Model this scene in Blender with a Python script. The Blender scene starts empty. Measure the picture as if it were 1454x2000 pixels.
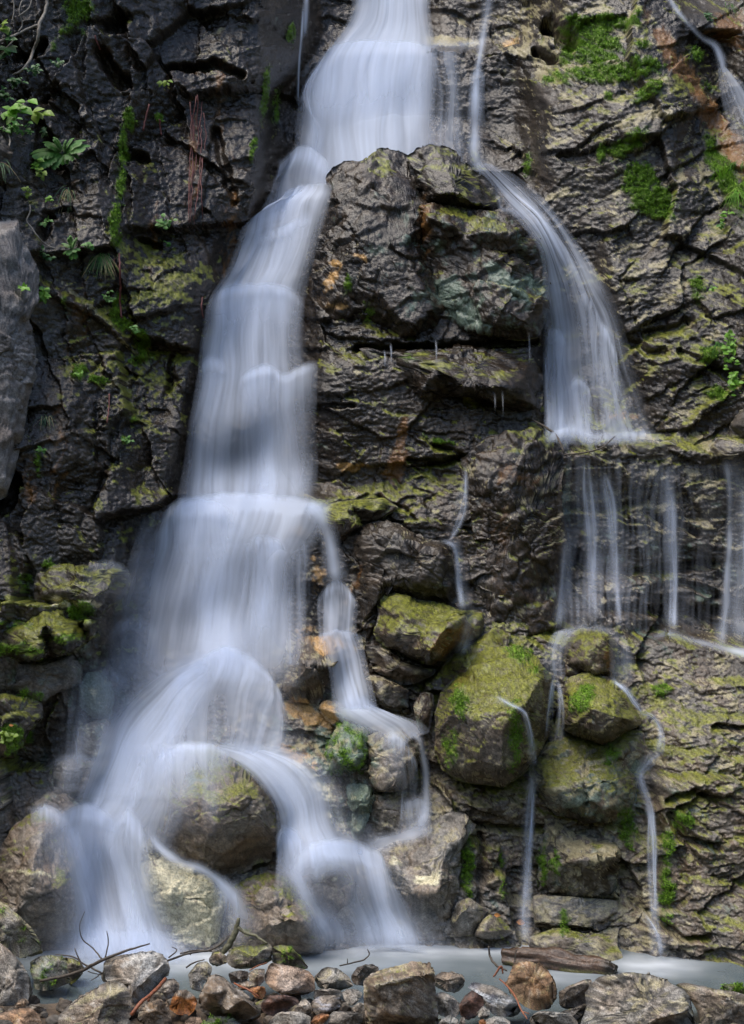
import bpy, math, random, time
import numpy as np
from mathutils import Vector, geometry as mgeo
T0 = time.time()
sc = bpy.context.scene
COL = sc.collection
rng = np.random.default_rng(7)
random.seed(7)

# ------------------------------------------------------------------ camera, sky, sun
F = 2909.0          # focal length in photograph pixels
HZ = 1100.0         # horizon row
ZC = 2.51           # eye height above the pool (m)
cam_d = bpy.data.cameras.new('camera'); cam = bpy.data.objects.new('camera', cam_d); COL.objects.link(cam)
cam.location = (0, 0, ZC); cam.rotation_euler = (math.radians(90), 0, 0)
cam_d.sensor_fit = 'VERTICAL'; cam_d.sensor_height = 24.0
cam_d.lens = 24.0 * F / 2000.0
cam_d.shift_y = (HZ - 1000.0) / 2000.0
cam_d.clip_start = 0.1; cam_d.clip_end = 2000
sc.camera = cam
w = bpy.data.worlds.new('World'); sc.world = w; w.use_nodes = True
nt = w.node_tree; bg = nt.nodes['Background']
sky = nt.nodes.new('ShaderNodeTexSky'); sky.sky_type = 'NISHITA'; sky.sun_disc = False
SUN_EL, SUN_AZ = 66.0, 240.0     # azimuth, clockwise from +Y
sky.sun_elevation = math.radians(SUN_EL); sky.sun_rotation = math.radians(SUN_AZ)
sky.air_density = 1.0; sky.dust_density = 2.0; sky.ozone_density = 1.0
nt.links.new(sky.outputs[0], bg.inputs[0]); bg.inputs[1].default_value = 0.14
sd = bpy.data.lights.new('sun', 'SUN'); sun = bpy.data.objects.new('sun', sd); COL.objects.link(sun)
sd.energy = 1.5; sd.angle = math.radians(40); sd.color = (1.0, 0.93, 0.82)
az, el = math.radians(SUN_AZ), math.radians(SUN_EL)
sv = Vector((math.sin(az) * math.cos(el), math.cos(az) * math.cos(el), math.sin(el)))
sun.rotation_euler = sv.to_track_quat('Z', 'Y').to_euler()
sun.location = (0, -5, 20)
sc.view_settings.view_transform = 'Standard'; sc.view_settings.look = 'None'
sc.view_settings.exposure = 1.15; sc.view_settings.gamma = 1.0
sc.render.engine = 'CYCLES'
sc.cycles.max_bounces = 8; sc.cycles.transparent_max_bounces = 40
sc.cycles.diffuse_bounces = 3; sc.cycles.glossy_bounces = 2
sc.cycles.use_denoising = True
sc.cycles.caustics_reflective = False; sc.cycles.caustics_refractive = False

# ------------------------------------------------------------------ numpy helpers
f32 = np.float32
_P = rng.permutation(256).astype(np.int32); _P = np.concatenate([_P, _P, _P])
_a = rng.uniform(0, 2 * np.pi, 256)
_GX = np.cos(_a).astype(f32); _GY = np.sin(_a).astype(f32)
def n2(x, y, seed=0):
    x = np.asarray(x, f32) + f32(seed * 17.31); y = np.asarray(y, f32) + f32(seed * 9.17)
    xf = np.floor(x); yf = np.floor(y)
    xi = xf.astype(np.int32) & 255; yi = yf.astype(np.int32) & 255
    x = x - xf; y = y - yf
    def g(ix, iy, dx, dy):
        h = _P[_P[ix & 255] + (iy & 255)]
        return _GX[h] * dx + _GY[h] * dy
    u = x * x * x * (x * (x * 6 - 15) + 10); v = y * y * y * (y * (y * 6 - 15) + 10)
    a = g(xi, yi, x, y); b = g(xi + 1, yi, x - 1, y); c = g(xi, yi + 1, x, y - 1); d = g(xi + 1, yi + 1, x - 1, y - 1)
    a = a + u * (b - a); c = c + u * (d - c)
    return (a + v * (c - a)) * f32(1.5)
_g3 = rng.normal(size=(256, 3)); _g3 /= np.linalg.norm(_g3, axis=1, keepdims=True); _g3 = _g3.astype(f32)
def n3(x, y, z, seed=0):
    x = np.asarray(x, f32) + f32(seed * 17.31); y = np.asarray(y, f32) + f32(seed * 9.17); z = np.asarray(z, f32) + f32(seed * 5.43)
    xf = np.floor(x); yf = np.floor(y); zf = np.floor(z)
    xi = xf.astype(np.int32) & 255; yi = yf.astype(np.int32) & 255; zi = zf.astype(np.int32) & 255
    x = x - xf; y = y - yf; z = z - zf
    u = x * x * x * (x * (x * 6 - 15) + 10); v = y * y * y * (y * (y * 6 - 15) + 10); w_ = z * z * z * (z * (z * 6 - 15) + 10)
    out = 0
    for k in (0, 1):
        hz = _P[zi + k]
        pl = []
        for j in (0, 1):
            hy = _P[hz + ((yi + j) & 255)]
            for i in (0, 1):
                g = _g3[_P[hy + ((xi + i) & 255)]]
                pl.append(g[..., 0] * (x - i) + g[..., 1] * (y - j) + g[..., 2] * (z - k))
        a = pl[0] + u * (pl[1] - pl[0]); b = pl[2] + u * (pl[3] - pl[2])
        q = a + v * (b - a)
        out = out + q * (w_ if k else 1 - w_)
    return out * f32(1.6)
def fbm(x, y, o=4, seed=0, gain=0.5, z=None):
    s = 0; a = 1.0; t = 0
    for i in range(o):
        s = s + a * (n2(x * 2 ** i, y * 2 ** i, seed + i * 3) if z is None else n3(x * 2 ** i, y * 2 ** i, z * 2 ** i, seed + i * 3)); t += a; a *= gain
    return s / t * 1.35
def ridged(x, y, o=3, seed=0, gain=0.5, z=None):
    s = 0; a = 1.0; t = 0
    for i in range(o):
        s = s + a * (1 - 2 * np.abs(n2(x * 2 ** i, y * 2 ** i, seed + i * 5) if z is None else n3(x * 2 ** i, y * 2 ** i, z * 2 ** i, seed + i * 5))); t += a; a *= gain
    return s / t
def facets3(x, y, z, seed=0, k=120.0):
    x, y, z = (np.asarray(q, f32) for q in (x, y, z))
    xf, yf, zf = np.floor(x), np.floor(y), np.floor(z); xi, yi, zi = (q.astype(np.int32) for q in (xf, yf, zf))
    R = np.random.default_rng(seed + 300).uniform(0, 1, (7, 256)).astype(f32)
    ds = []; vs = []
    for l in (-1, 0, 1):
        for j in (-1, 0, 1):
            for i in (-1, 0, 1):
                h = _P[_P[_P[(xi + i) & 255] + ((yi + j) & 255)] + ((zi + l) & 255)]
                dx = x - (xf + i + R[0][h]); dy = y - (yf + j + R[1][h]); dz = z - (zf + l + R[2][h])
                ds.append(dx * dx + dy * dy + dz * dz)
                vs.append((R[3][h] - 0.5) + (R[4][h] - 0.5) * 1.5 * dx + (R[5][h] - 0.5) * 1.5 * dy + (R[6][h] - 0.5) * 1.5 * dz)
    ds = np.stack(ds); vs = np.stack(vs); m = ds.min(0)
    wt = np.exp(-k * (ds - m)); val = (wt * vs).sum(0) / wt.sum(0)
    s2 = np.partition(ds, 1, axis=0)[1]
    return val, np.sqrt(s2) - np.sqrt(m)
def sst(a, b, x):
    t = np.clip((x - a) / (b - a), 0, 1); return t * t * (3 - 2 * t)
def facets(x, y, seed=0, k=60.0):
    """soft voronoi blocks: every block has its own offset and tilt; also returns the crack mask"""
    x = np.asarray(x, f32); y = np.asarray(y, f32)
    xf = np.floor(x); yf = np.floor(y); xi = xf.astype(np.int32); yi = yf.astype(np.int32)
    R = np.random.default_rng(seed + 100).uniform(0, 1, (5, 256)).astype(f32)
    ds = []; vs = []
    for j in (-1, 0, 1):
        for i in (-1, 0, 1):
            h = _P[_P[(xi + i) & 255] + ((yi + j) & 255)]
            dx = x - (xf + i + R[0][h]); dy = y - (yf + j + R[1][h])
            ds.append(dx * dx + dy * dy)
            vs.append((R[2][h] - 0.5) + (R[3][h] - 0.5) * 1.6 * dx + (R[4][h] - 0.5) * 1.6 * dy)
    ds = np.stack(ds); vs = np.stack(vs)
    m = ds.min(0)
    wt = np.exp(-k * (ds - m)); val = (wt * vs).sum(0) / wt.sum(0)
    s2 = np.partition(ds, 1, axis=0)[1]
    return val, np.sqrt(s2) - np.sqrt(m)
def blur(a, sig):
    r = int(max(1, round(sig * 3))); k = np.exp(-0.5 * (np.arange(-r, r + 1) / sig) ** 2); k /= k.sum()
    for ax in (0, 1):
        p = np.pad(a, [(r, r) if q == ax else (0, 0) for q in (0, 1)], mode='edge')
        o = np.zeros_like(a)
        for i, kk in enumerate(k):
            sl = [slice(None)] * 2; sl[ax] = slice(i, i + a.shape[ax]); o += kk * p[tuple(sl)]
        a = o
    return a
def minf(a, r):
    for ax in (0, 1):
        p = np.pad(a, [(r, r) if q == ax else (0, 0) for q in (0, 1)], mode='edge')
        o = None
        for i in range(2 * r + 1):
            sl = [slice(None)] * 2; sl[ax] = slice(i, i + a.shape[ax]); o = p[tuple(sl)] if o is None else np.minimum(o, p[tuple(sl)])
        a = o
    return a
class Map:
    """a raster over the photograph plane, sampled bilinearly"""
    def __init__(s, a, u0, v0, st): s.a = a.astype(f32); s.u0 = u0; s.v0 = v0; s.st = st
    def __call__(s, u, v):
        H, W = s.a.shape
        x = np.clip((np.asarray(u) - s.u0) / s.st, 0, W - 1.001); y = np.clip((np.asarray(v) - s.v0) / s.st, 0, H - 1.001)
        i = x.astype(np.int32); j = y.astype(np.int32); x = x - i; y = y - j; a = s.a
        return (a[j, i] * (1 - x) + a[j, i + 1] * x) * (1 - y) + (a[j + 1, i] * (1 - x) + a[j + 1, i + 1] * x) * y
def tri_interp(pts, U, V):
    """linear interpolation of scattered (u, v, value) on arrays U, V"""
    pts = [tuple(map(float, p)) for p in pts]
    r = mgeo.delaunay_2d_cdt([Vector(p[:2]) for p in pts], [], [], 0, 1e-4)
    out = np.full(U.shape, np.nan)
    vv = [p for p in r[0]]; src = r[3]
    val = [pts[s[0]][2] for s in src]
    for f in r[2]:
        a, b, c = (np.array(vv[i]) for i in f)
        lo = np.minimum(np.minimum(a, b), c); hi = np.maximum(np.maximum(a, b), c)
        m = (U >= lo[0] - 1) & (U <= hi[0] + 1) & (V >= lo[1] - 1) & (V <= hi[1] + 1)
        if not m.any(): continue
        d = (b[1] - c[1]) * (a[0] - c[0]) + (c[0] - b[0]) * (a[1] - c[1])
        if abs(d) < 1e-9: continue
        uu = U[m]; ww = V[m]
        l0 = ((b[1] - c[1]) * (uu - c[0]) + (c[0] - b[0]) * (ww - c[1])) / d
        l1 = ((c[1] - a[1]) * (uu - c[0]) + (a[0] - c[0]) * (ww - c[1])) / d
        l2 = 1 - l0 - l1
        ok = (l0 > -1e-6) & (l1 > -1e-6) & (l2 > -1e-6)
        o = out[m]; o[ok] = (l0 * val[f[0]] + l1 * val[f[1]] + l2 * val[f[2]])[ok]; out[m] = o
    return out
def P3(u, v, d):
    """photograph pixel + distance -> world point"""
    u = np.asarray(u, float); v = np.asarray(v, float); d = np.asarray(d, float)
    return np.stack([(u - 727) * d / F, d + 0 * u, ZC - (v - HZ) * d / F], -1)

# ------------------------------------------------------------------ materials
def newmat(name):
    m = bpy.data.materials.new(name); m.use_nodes = True; return m, m.node_tree.nodes, m.node_tree.links
def rock_mat(name, grain=90.0, rough_wet=0.24, rough_dry=0.75, bump=0.5, con=(.3, 1.85)):
    m, N, L = newmat(name); b = N['Principled BSDF']
    at = N.new('ShaderNodeAttribute'); at.attribute_name = 'tint'
    aw = N.new('ShaderNodeAttribute'); aw.attribute_name = 'wet'
    tc = N.new('ShaderNodeTexCoord')
    n1 = N.new('ShaderNodeTexNoise'); n1.inputs['Scale'].default_value = grain; n1.inputs['Detail'].default_value = 4; n1.inputs['Roughness'].default_value = 0.7
    L.new(tc.outputs['Object'], n1.inputs['Vector'])
    mr = N.new('ShaderNodeMapRange'); mr.inputs[1].default_value = 0.3; mr.inputs[2].default_value = 0.7; mr.inputs[3].default_value = con[0]; mr.inputs[4].default_value = con[1]
    L.new(n1.outputs[0], mr.inputs[0])
    mx = N.new('ShaderNodeMix'); mx.data_type = 'RGBA'; mx.blend_type = 'MULTIPLY'; mx.inputs[0].default_value = 1.0
    L.new(at.outputs['Color'], mx.inputs[6]); L.new(mr.outputs[0], mx.inputs[7])
    L.new(mx.outputs[2], b.inputs['Base Color'])
    rr = N.new('ShaderNodeMapRange'); rr.inputs[3].default_value = rough_dry; rr.inputs[4].default_value = rough_wet
    L.new(aw.outputs['Fac'], rr.inputs[0]); L.new(rr.outputs[0], b.inputs['Roughness'])
    n2_ = N.new('ShaderNodeTexNoise'); n2_.inputs['Scale'].default_value = grain * 0.6; n2_.inputs['Detail'].default_value = 5; n2_.inputs['Roughness'].default_value = 0.65
    L.new(tc.outputs['Object'], n2_.inputs['Vector'])
    bp = N.new('ShaderNodeBump'); bp.inputs['Strength'].default_value = bump; bp.inputs['Distance'].default_value = 0.012
    L.new(n2_.outputs[0], bp.inputs['Height']); L.new(bp.outputs[0], b.inputs['Normal'])
    b.inputs['Specular IOR Level'].default_value = 0.42
    return m
M_CLIFF = rock_mat('wet_rock', 80, 0.22, 0.65, 0.65, (.45, 1.6))
M_STONE = rock_mat('stone', 120, 0.3, 0.75, 0.5, (.22, 2.0))
def plain(name, col, rough=0.6, noise=0.0, scale=30.0, trans=0.0):
    m, N, L = newmat(name); b = N['Principled BSDF']; b.inputs['Roughness'].default_value = rough
    b.inputs['Base Color'].default_value = (*col, 1)
    if noise:
        n = N.new('ShaderNodeTexNoise'); n.inputs['Scale'].default_value = scale; n.inputs['Detail'].default_value = 4
        tc = N.new('ShaderNodeTexCoord'); L.new(tc.outputs['Object'], n.inputs['Vector'])
        r = N.new('ShaderNodeValToRGB'); r.color_ramp.elements[0].position = 0.3; r.color_ramp.elements[1].position = 0.7
        r.color_ramp.elements[0].color = (*[c * (1 - noise) for c in col], 1); r.color_ramp.elements[1].color = (*[min(1, c * (1 + noise)) for c in col], 1)
        L.new(n.outputs[0], r.inputs[0]); L.new(r.outputs[0], b.inputs['Base Color'])
    if trans:
        t = N.new('ShaderNodeBsdfTranslucent'); t.inputs[0].default_value = (*[min(1, c * 1.3) for c in col], 1)
        mx = N.new('ShaderNodeMixShader'); mx.inputs[0].default_value = trans
        L.new(b.outputs[0], mx.inputs[1]); L.new(t.outputs[0], mx.inputs[2]); L.new(mx.outputs[0], N['Material Output'].inputs[0])
    return m
def water_mat():
    m, N, L = newmat('falling_water')
    N.remove(N['Principled BSDF'])
    at = N.new('ShaderNodeAttribute'); at.attribute_name = 'dens'
    tr = N.new('ShaderNodeBsdfTransparent')
    df = N.new('ShaderNodeBsdfDiffuse'); df.inputs[0].default_value = (0.74, 0.81, 0.95, 1)
    tl = N.new('ShaderNodeBsdfTranslucent'); tl.inputs[0].default_value = (0.74, 0.81, 0.95, 1)
    m1 = N.new('ShaderNodeMixShader'); m1.inputs[0].default_value = 0.45
    L.new(df.outputs[0], m1.inputs[1]); L.new(tl.outputs[0], m1.inputs[2])
    m2 = N.new('ShaderNodeMixShader')
    L.new(at.outputs['Fac'], m2.inputs[0]); L.new(tr.outputs[0], m2.inputs[1]); L.new(m1.outputs[0], m2.inputs[2])
    L.new(m2.outputs[0], N['Material Output'].inputs[0])
    return m
M_WATER = water_mat()

# ------------------------------------------------------------------ object helpers
def tag(o, label=None, cat=None, group=None, kind=None):
    if label: o['label'] = label
    if cat: o['category'] = cat
    if group: o['group'] = group
    if kind: o['kind'] = kind
    return o
def mesh_np(name, verts, faces, mat=None, attrs=None, smooth=True, parent=None, origin=None):
    """faces: (n,3) or (n,4) int array; attrs: {name: (N,) or (N,3)}"""
    verts = np.asarray(verts, f32); faces = np.asarray(faces, np.int32)
    o_loc = Vector((0, 0, 0))
    if origin is not None:
        verts = verts - np.asarray(origin, f32); o_loc = Vector([float(q) for q in origin])
    me = bpy.data.meshes.new(name)
    n, k = faces.shape
    me.vertices.add(len(verts)); me.vertices.foreach_set('co', verts.ravel())
    me.loops.add(n * k); me.loops.foreach_set('vertex_index', faces.ravel())
    me.polygons.add(n); me.polygons.foreach_set('loop_start', np.arange(0, n * k, k, dtype=np.int32))
    me.polygons.foreach_set('loop_total', np.full(n, k, np.int32))
    me.polygons.foreach_set('use_smooth', np.full(n, smooth))
    for an, av in (attrs or {}).items():
        av = np.asarray(av, f32)
        if av.ndim == 1:
            at = me.attributes.new(an, 'FLOAT', 'POINT'); at.data.foreach_set('value', av)
        else:
            at = me.attributes.new(an, 'FLOAT_COLOR', 'POINT')
            at.data.foreach_set('color', np.concatenate([av, np.ones((len(av), 1), f32)], 1).ravel())
    me.update(); me.validate()
    if mat: me.materials.append(mat)
    o = bpy.data.objects.new(name, me); COL.objects.link(o); o.location = o_loc
    if parent is not None:
        o.parent = parent; o.location = o_loc - parent.location
    return o
def gridfaces(H, W, wrap=False):
    j, i = np.meshgrid(np.arange(H - 1), np.arange(W if wrap else W - 1), indexing='ij')
    a = j * W + i; b = j * W + (i + 1) % W
    return np.stack([a.ravel(), (a + W).ravel(), (b + W).ravel(), b.ravel()], 1)
def empty(name, loc):
    o = bpy.data.objects.new(name, None); COL.objects.link(o); o.location = loc; o.empty_display_size = 0.1; return o
def vnormals(v, f):
    f3 = f if f.shape[1] == 3 else np.concatenate([f[:, [0, 1, 2]], f[:, [0, 2, 3]]])
    fn = np.cross(v[f3[:, 1]] - v[f3[:, 0]], v[f3[:, 2]] - v[f3[:, 0]])
    n = np.zeros_like(v)
    for k in range(3):
        for c in range(3): n[:, c] += np.bincount(f3[:, k], fn[:, c], len(v))
    return n / np.maximum(np.linalg.norm(n, axis=1, keepdims=True), 1e-12)

# ------------------------------------------------------------------ cliff relief: scattered distances (photo px, metres)
CP = '''
-1000 -900 10;-160 -900 13.2;700 -900 17;1400 -900 15;2400 -900 11;-1000 2000 7.2;2400 2000 7.2;-1000 600 8.6;2400 600 9.0
-160 -60 11.0;0 -60 11.4;200 -60 12.0;400 -60 12.5;510 -60 12.8;545 -60 13.6;600 -60 14.0;700 -60 14.3;830 -60 14.3;880 -60 14.0;1000 -60 13.7;1060 -60 13.3;1110 -60 12.9;1250 -60 12.6;1310 -60 12.7;1360 -60 13.3;1454 -60 12.9;1614 -60 11.8
640 60 13.9;700 60 13.9;830 60 13.9;640 95 13.65;720 95 13.6;830 95 13.6;860 75 13.7;1010 75 13.5;860 105 13.3;1010 105 13.25;1100 60 12.75;1240 60 12.35;1330 60 12.4;1400 100 12.7;1454 60 12.4
-160 200 10.6;0 200 11.1;110 220 11.4;250 200 11.7;400 200 12.2;505 200 12.4;530 200 13.1;580 200 13.4;700 250 13.4;830 250 13.4;900 250 13.2;1000 250 13.1;1035 230 12.9;1075 220 12.4;1130 140 12.45;1200 200 12.0;1300 160 12.1;1320 220 11.95;1400 220 12.4;1454 200 12.3;1614 200 11.2
0 380 10.9;90 380 11.2;200 380 11.3;300 400 11.7;420 380 11.9;500 360 12.05;525 360 12.5;560 360 12.8;620 360 12.6;700 330 12.6;800 330 12.6;930 330 12.9;1000 370 12.5;1040 380 12.45;1075 400 12.2;1200 380 11.85;1310 350 11.75;1400 380 11.8;1454 380 11.6
-160 560 10.0;0 560 10.75;90 560 11.0;170 560 11.05;240 620 11.15;280 560 11.3;400 560 11.6;425 560 11.8;470 560 12.1;580 560 12.0;615 560 11.75;700 560 11.7;900 560 11.7;1050 560 11.75;1090 560 12.0;1150 560 11.95;1200 560 11.6;1300 540 11.6;1400 560 11.4;1454 560 11.2
0 720 10.65;100 720 10.85;200 740 10.9;290 720 11.2;370 720 11.35;395 720 11.6;480 700 11.95;490 735 11.7;580 735 11.65;610 720 11.5;650 720 11.33;700 720 11.27;900 720 11.27;1040 720 11.34;1062 720 11.6;1080 720 11.85;1200 720 11.75;1255 720 11.5;1350 700 11.25;1454 720 11.0;1614 720 10.2
0 850 10.55;120 850 10.75;250 850 10.95;350 850 11.2;375 850 11.5;560 850 11.55;610 850 11.35;660 850 11.22;700 850 11.19;820 850 11.19;950 830 11.19;1050 825 11.26;1090 850 11.6;1250 850 11.55;1310 850 11.35;1380 845 11.25;1454 840 11.05
950 890 11.1;1100 880 11.15;1200 875 11.15;1300 880 11.1;1380 880 11.0;1454 880 10.9;1614 860 10.2;1100 905 11.1;1300 910 11.1;1454 910 10.9
-160 960 9.8;0 960 10.4;120 960 10.6;250 960 10.85;330 955 11.1;360 955 11.45;480 955 11.5;600 955 11.45;660 950 11.3;750 940 11.25;850 930 11.2
330 985 10.9;450 985 10.95;600 985 11.0;650 985 11.1;740 985 11.1;860 985 11.05
0 1080 10.3;120 1080 10.45;220 1060 10.6;260 1070 10.75;290 1080 10.95;450 1100 11.0;560 1080 11.0;620 1080 11.0;690 1080 11.0;800 1080 10.95;900 1100 10.95;1000 1100 10.95;1100 1100 11.2;1300 1100 11.2;1454 1100 11.0;1614 1100 10.2
0 1220 10.2;120 1220 10.35;210 1220 10.55;250 1220 10.85;350 1230 10.95;470 1230 10.95;570 1230 10.9;650 1220 10.9;700 1230 10.8;900 1220 10.8;1000 1215 10.9;1080 1215 11.15;1300 1220 11.15;1454 1230 10.95
330 1290 10.75;440 1285 10.6;540 1290 10.7;620 1290 10.7;700 1300 10.65;800 1300 10.65;900 1290 10.6;1080 1250 10.75;1200 1245 10.75;1300 1250 10.65;1454 1280 10.45;1614 1280 9.8
-160 1380 9.5;0 1380 10.1;120 1380 10.2;170 1380 10.4;200 1380 10.6;320 1380 10.5;440 1380 10.45;560 1370 10.5;640 1370 10.5;720 1380 10.45;800 1380 10.4;900 1380 10.4;1080 1380 10.5;1270 1380 10.4;1454 1400 10.15
90 1480 10.15;200 1470 10.3;330 1450 10.35;430 1450 10.35;560 1450 10.3;660 1460 10.3;800 1460 10.25;900 1500 10.25;1050 1500 10.2;1180 1460 10.25;1290 1470 10.15;1380 1470 9.95;1454 1500 9.85
0 1560 9.95;90 1560 10.1;250 1560 10.1;400 1560 10.1;560 1560 10.1;680 1560 10.15;800 1570 10.15;900 1560 10.1;1050 1570 10.0;1200 1580 10.0;1250 1580 10.05;1300 1580 9.85;1454 1600 9.65
0 1700 9.85;150 1700 10.0;400 1700 9.95;600 1700 9.95;750 1680 10.0;880 1680 9.95;930 1640 10.0;1050 1700 9.95;1200 1700 9.95;1260 1700 9.95;1310 1720 9.75;1454 1740 9.5
0 1830 9.7;150 1850 9.75;400 1850 9.7;650 1850 9.7;750 1835 9.9;880 1835 9.85;1050 1835 9.8;1210 1860 9.65;1290 1870 9.5;1454 1880 9.3;1614 1880 8.6;-160 1800 9.0
0 1990 9.0;400 1990 9.1;900 1990 9.1;1454 1990 8.7
'''
cps = [tuple(float(q) for q in s.split()) for s in CP.replace('\n', ';').split(';') if s.strip()]
_u = np.arange(-1000, 2401, 4.0); _v = np.arange(-900, 2001, 4.0)
UU, VV = np.meshgrid(_u, _v)
dm = tri_interp(cps, UU, VV)
dm = np.where(np.isnan(dm), 9.0, dm)
SMAP = Map(blur(dm, 1.6), -1000, -900, 4.0)
SSOFT = Map(blur(dm, 8.0), -1000, -900, 4.0)

# ------------------------------------------------------------------ what grows where (12 columns x 15 rows of the face)
def chmap(s):
    rows = [[float(c) / 9 for c in r] for r in s.split()]
    a = np.array(rows); a = np.pad(a, 1, mode='edge')
    return Map(a, 60.5 - 121.2, 62.5 - 125, 121.2) if False else (a,)
class Ch:
    def __init__(s, t):
        a = np.array([[float(c) / 9 for c in r] for r in t.split()]); a = np.pad(a, 1, mode='edge')
        s.m = Map(blur(np.kron(a, np.ones((6, 6))), 3.0), 0, 0, 1)
    def __call__(s, u, v):
        return s.m((np.asarray(u) / 121.2 + 1) * 6 - 0.5, (np.asarray(v) / 125.0 + 1) * 6 - 0.5)
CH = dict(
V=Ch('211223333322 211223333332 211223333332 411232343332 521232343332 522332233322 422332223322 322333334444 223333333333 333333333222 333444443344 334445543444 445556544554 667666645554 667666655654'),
B=Ch('566755454334 567755453333 567765453333 357765863333 257766863333 267764763333 355557754444 355557777555 444445566433 444445555433 334444455544 334455555444 334433444444 222233244445 222222233334'),
O=Ch('232220123333 223230113443 223122432433 323113343434 267404223434 257404433444 234304543355 334204655444 334003222232 662002444222 641112466454 531113335554 321232244545 111222233334 112221222324'),
T=Ch('111110335531 111110113443 112111113443 211123112443 123223112444 023223112343 012223222234 112233334555 122233333444 233233333222 233344434444 223344445544 234444445543 333333335553 233333334453'),
A=Ch('000021100000 000021100100 000022201100 000012340100 000011451100 000011121100 000021111100 100022222222 111111132333 322211122333 342223221222 243335421232 243444222343 122232222333 111111222222'))
# blobs: channel, u, v, ru, rv, angle, strength
BL = []
def blob(ch, *ps):
    for p in ps: BL.append((ch,) + p)
blob('G', (1165, 45, 46, 16, -10, .95), (1150, 60, 44, 36, 0, .8), (1165, 95, 42, 30, 0, .95), (1195, 70, 22, 10, 0, .7), (1110, 110, 16, 18, 40, .7), (1190, 145, 95, 15, -5, 1.0), (1250, 98, 16, 8, 0, .8), (1240, 45, 20, 20, 0, .6),
     (1265, 183, 26, 12, -30, .9), (1185, 190, 14, 10, 0, .6), (1250, 350, 26, 32, 10, 1.0), (1275, 390, 40, 30, 30, .95), (1225, 285, 40, 20, -40, .75), (1175, 297, 9, 20, 0, .7), (1355, 115, 14, 18, 0, .7), (1415, 350, 20, 70, -25, .9),
     (1030, 320, 8, 24, 0, .7), (1385, 690, 18, 20, 0, .6), (1400, 770, 24, 16, 30, .8), (1375, 180, 20, 12, 0, .5), (1365, 560, 14, 30, 0, .6),
     (160, 25, 26, 40, 0, .7), (140, 60, 12, 26, 20, .6), (250, 225, 12, 22, 0, .8), (238, 290, 7, 40, 0, .95), (240, 370, 8, 40, 0, .8), (232, 450, 9, 38, 0, .9), (308, 222, 8, 8, 0, .9), (518, 180, 6, 44, 8, .9), (495, 290, 6, 20, 12, .9), (570, 70, 10, 20, 0, .6), (540, 200, 8, 40, 5, .6),
     (225, 600, 9, 26, 10, .9), (240, 632, 20, 12, 20, .8), (275, 657, 14, 12, -20, .9), (155, 727, 12, 14, 0, .9), (190, 742, 16, 7, 5, .95), (270, 690, 22, 18, 0, .7), (265, 820, 10, 12, 0, .6), (245, 862, 12, 14, 0, .5), (130, 600, 8, 20, 0, .5), (80, 905, 14, 26, 0, .5), (110, 100, 14, 20, 0, .4), (40, 700, 6, 6, 0, 0),
     (165, 1195, 16, 16, 0, 1.0), (130, 1245, 40, 10, -5, .6), (30, 1265, 40, 14, 10, .7), (20, 1440, 26, 22, 0, .9), (60, 1360, 30, 8, 10, .6), (50, 1140, 10, 22, 0, .6), (100, 1100, 14, 10, 0, .6), (40, 1215, 24, 10, 0, .5),
     (1140, 1365, 18, 26, 30, .9), (1015, 1280, 26, 16, 10, .7), (1045, 1310, 20, 12, 0, .5), (1005, 1440, 12, 70, 0, .7), (900, 1370, 16, 30, 0, .7), (880, 1460, 16, 40, 0, .6), (915, 1690, 14, 50, 0, .75), (980, 1700, 8, 60, 0, .5), (1225, 1610, 16, 40, 0, .7), (1300, 1740, 16, 60, 0, .7), (1330, 1600, 24, 20, 30, .6), (1190, 1480, 20, 20, 40, .6), (1300, 1640, 12, 40, 0, .6), (1060, 1690, 8, 60, 0, .6), (1085, 1690, 9, 40, 0, .6), (1105, 1800, 10, 30, 0, .7), (1130, 1390, 26, 16, 0, .4), (800, 700, 14, 10, 0, .5), (860, 860, 40, 8, 12, .6), (1290, 1345, 22, 14, 0, .6), (680, 555, 12, 20, 0, .5), (720, 610, 14, 20, 0, .5))
blob('D', (1165, 1705, 45, 30, 0, .8), (1140, 1605, 60, 10, 8, .8), (960, 1590, 30, 14, 0, .7), (1330, 1620, 50, 18, 25, .7), (1390, 1640, 40, 40, 0, .4), (1340, 1570, 30, 12, -30, .7), (1380, 800, 60, 40, 0, .3))
blob('R', (640, 1256, 36, 11, 10, .9), (585, 1385, 30, 14, 20, .9), (610, 1405, 22, 14, 30, .9), (640, 1400, 14, 26, 0, .9), (575, 1470, 34, 12, 20, .8), (610, 1490, 18, 10, 20, .7), (655, 515, 9, 6, 0, .9), (648, 545, 10, 22, 20, .7), (660, 598, 16, 6, 0, .8), (680, 910, 26, 9, 0, .8), (705, 500, 14, 8, 0, .7), (585, 1035, 20, 10, 0, .7), (620, 1120, 16, 34, 0, .6), (600, 1230, 20, 10, 0, .5), (1215, 815, 26, 10, 0, .7), (1000, 80, 18, 12, 0, .6), (640, 1560, 18, 14, 0, .4))
blob('C', (630, 1540, 40, 14, 60, .8), (660, 1600, 14, 44, -20, .7), (595, 1500, 34, 10, 20, .7), (330, 1720, 30, 60, -35, .95), (385, 1800, 44, 34, 0, .9), (290, 1660, 16, 24, 0, .6), (160, 1740, 14, 30, -20, .4), (60, 1705, 80, 5, 8, .7), (837, 1707, 22, 14, 10, 1.0), (770, 1680, 10, 10, 0, .9), (810, 1700, 10, 10, 0, .5), (655, 1690, 20, 40, 30, .5), (165, 1430, 20, 40, 0, .4), (130, 1175, 30, 8, 15, .8), (175, 1180, 20, 8, 0, .7), (1258, 1745, 20, 10, 0, .6))
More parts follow.
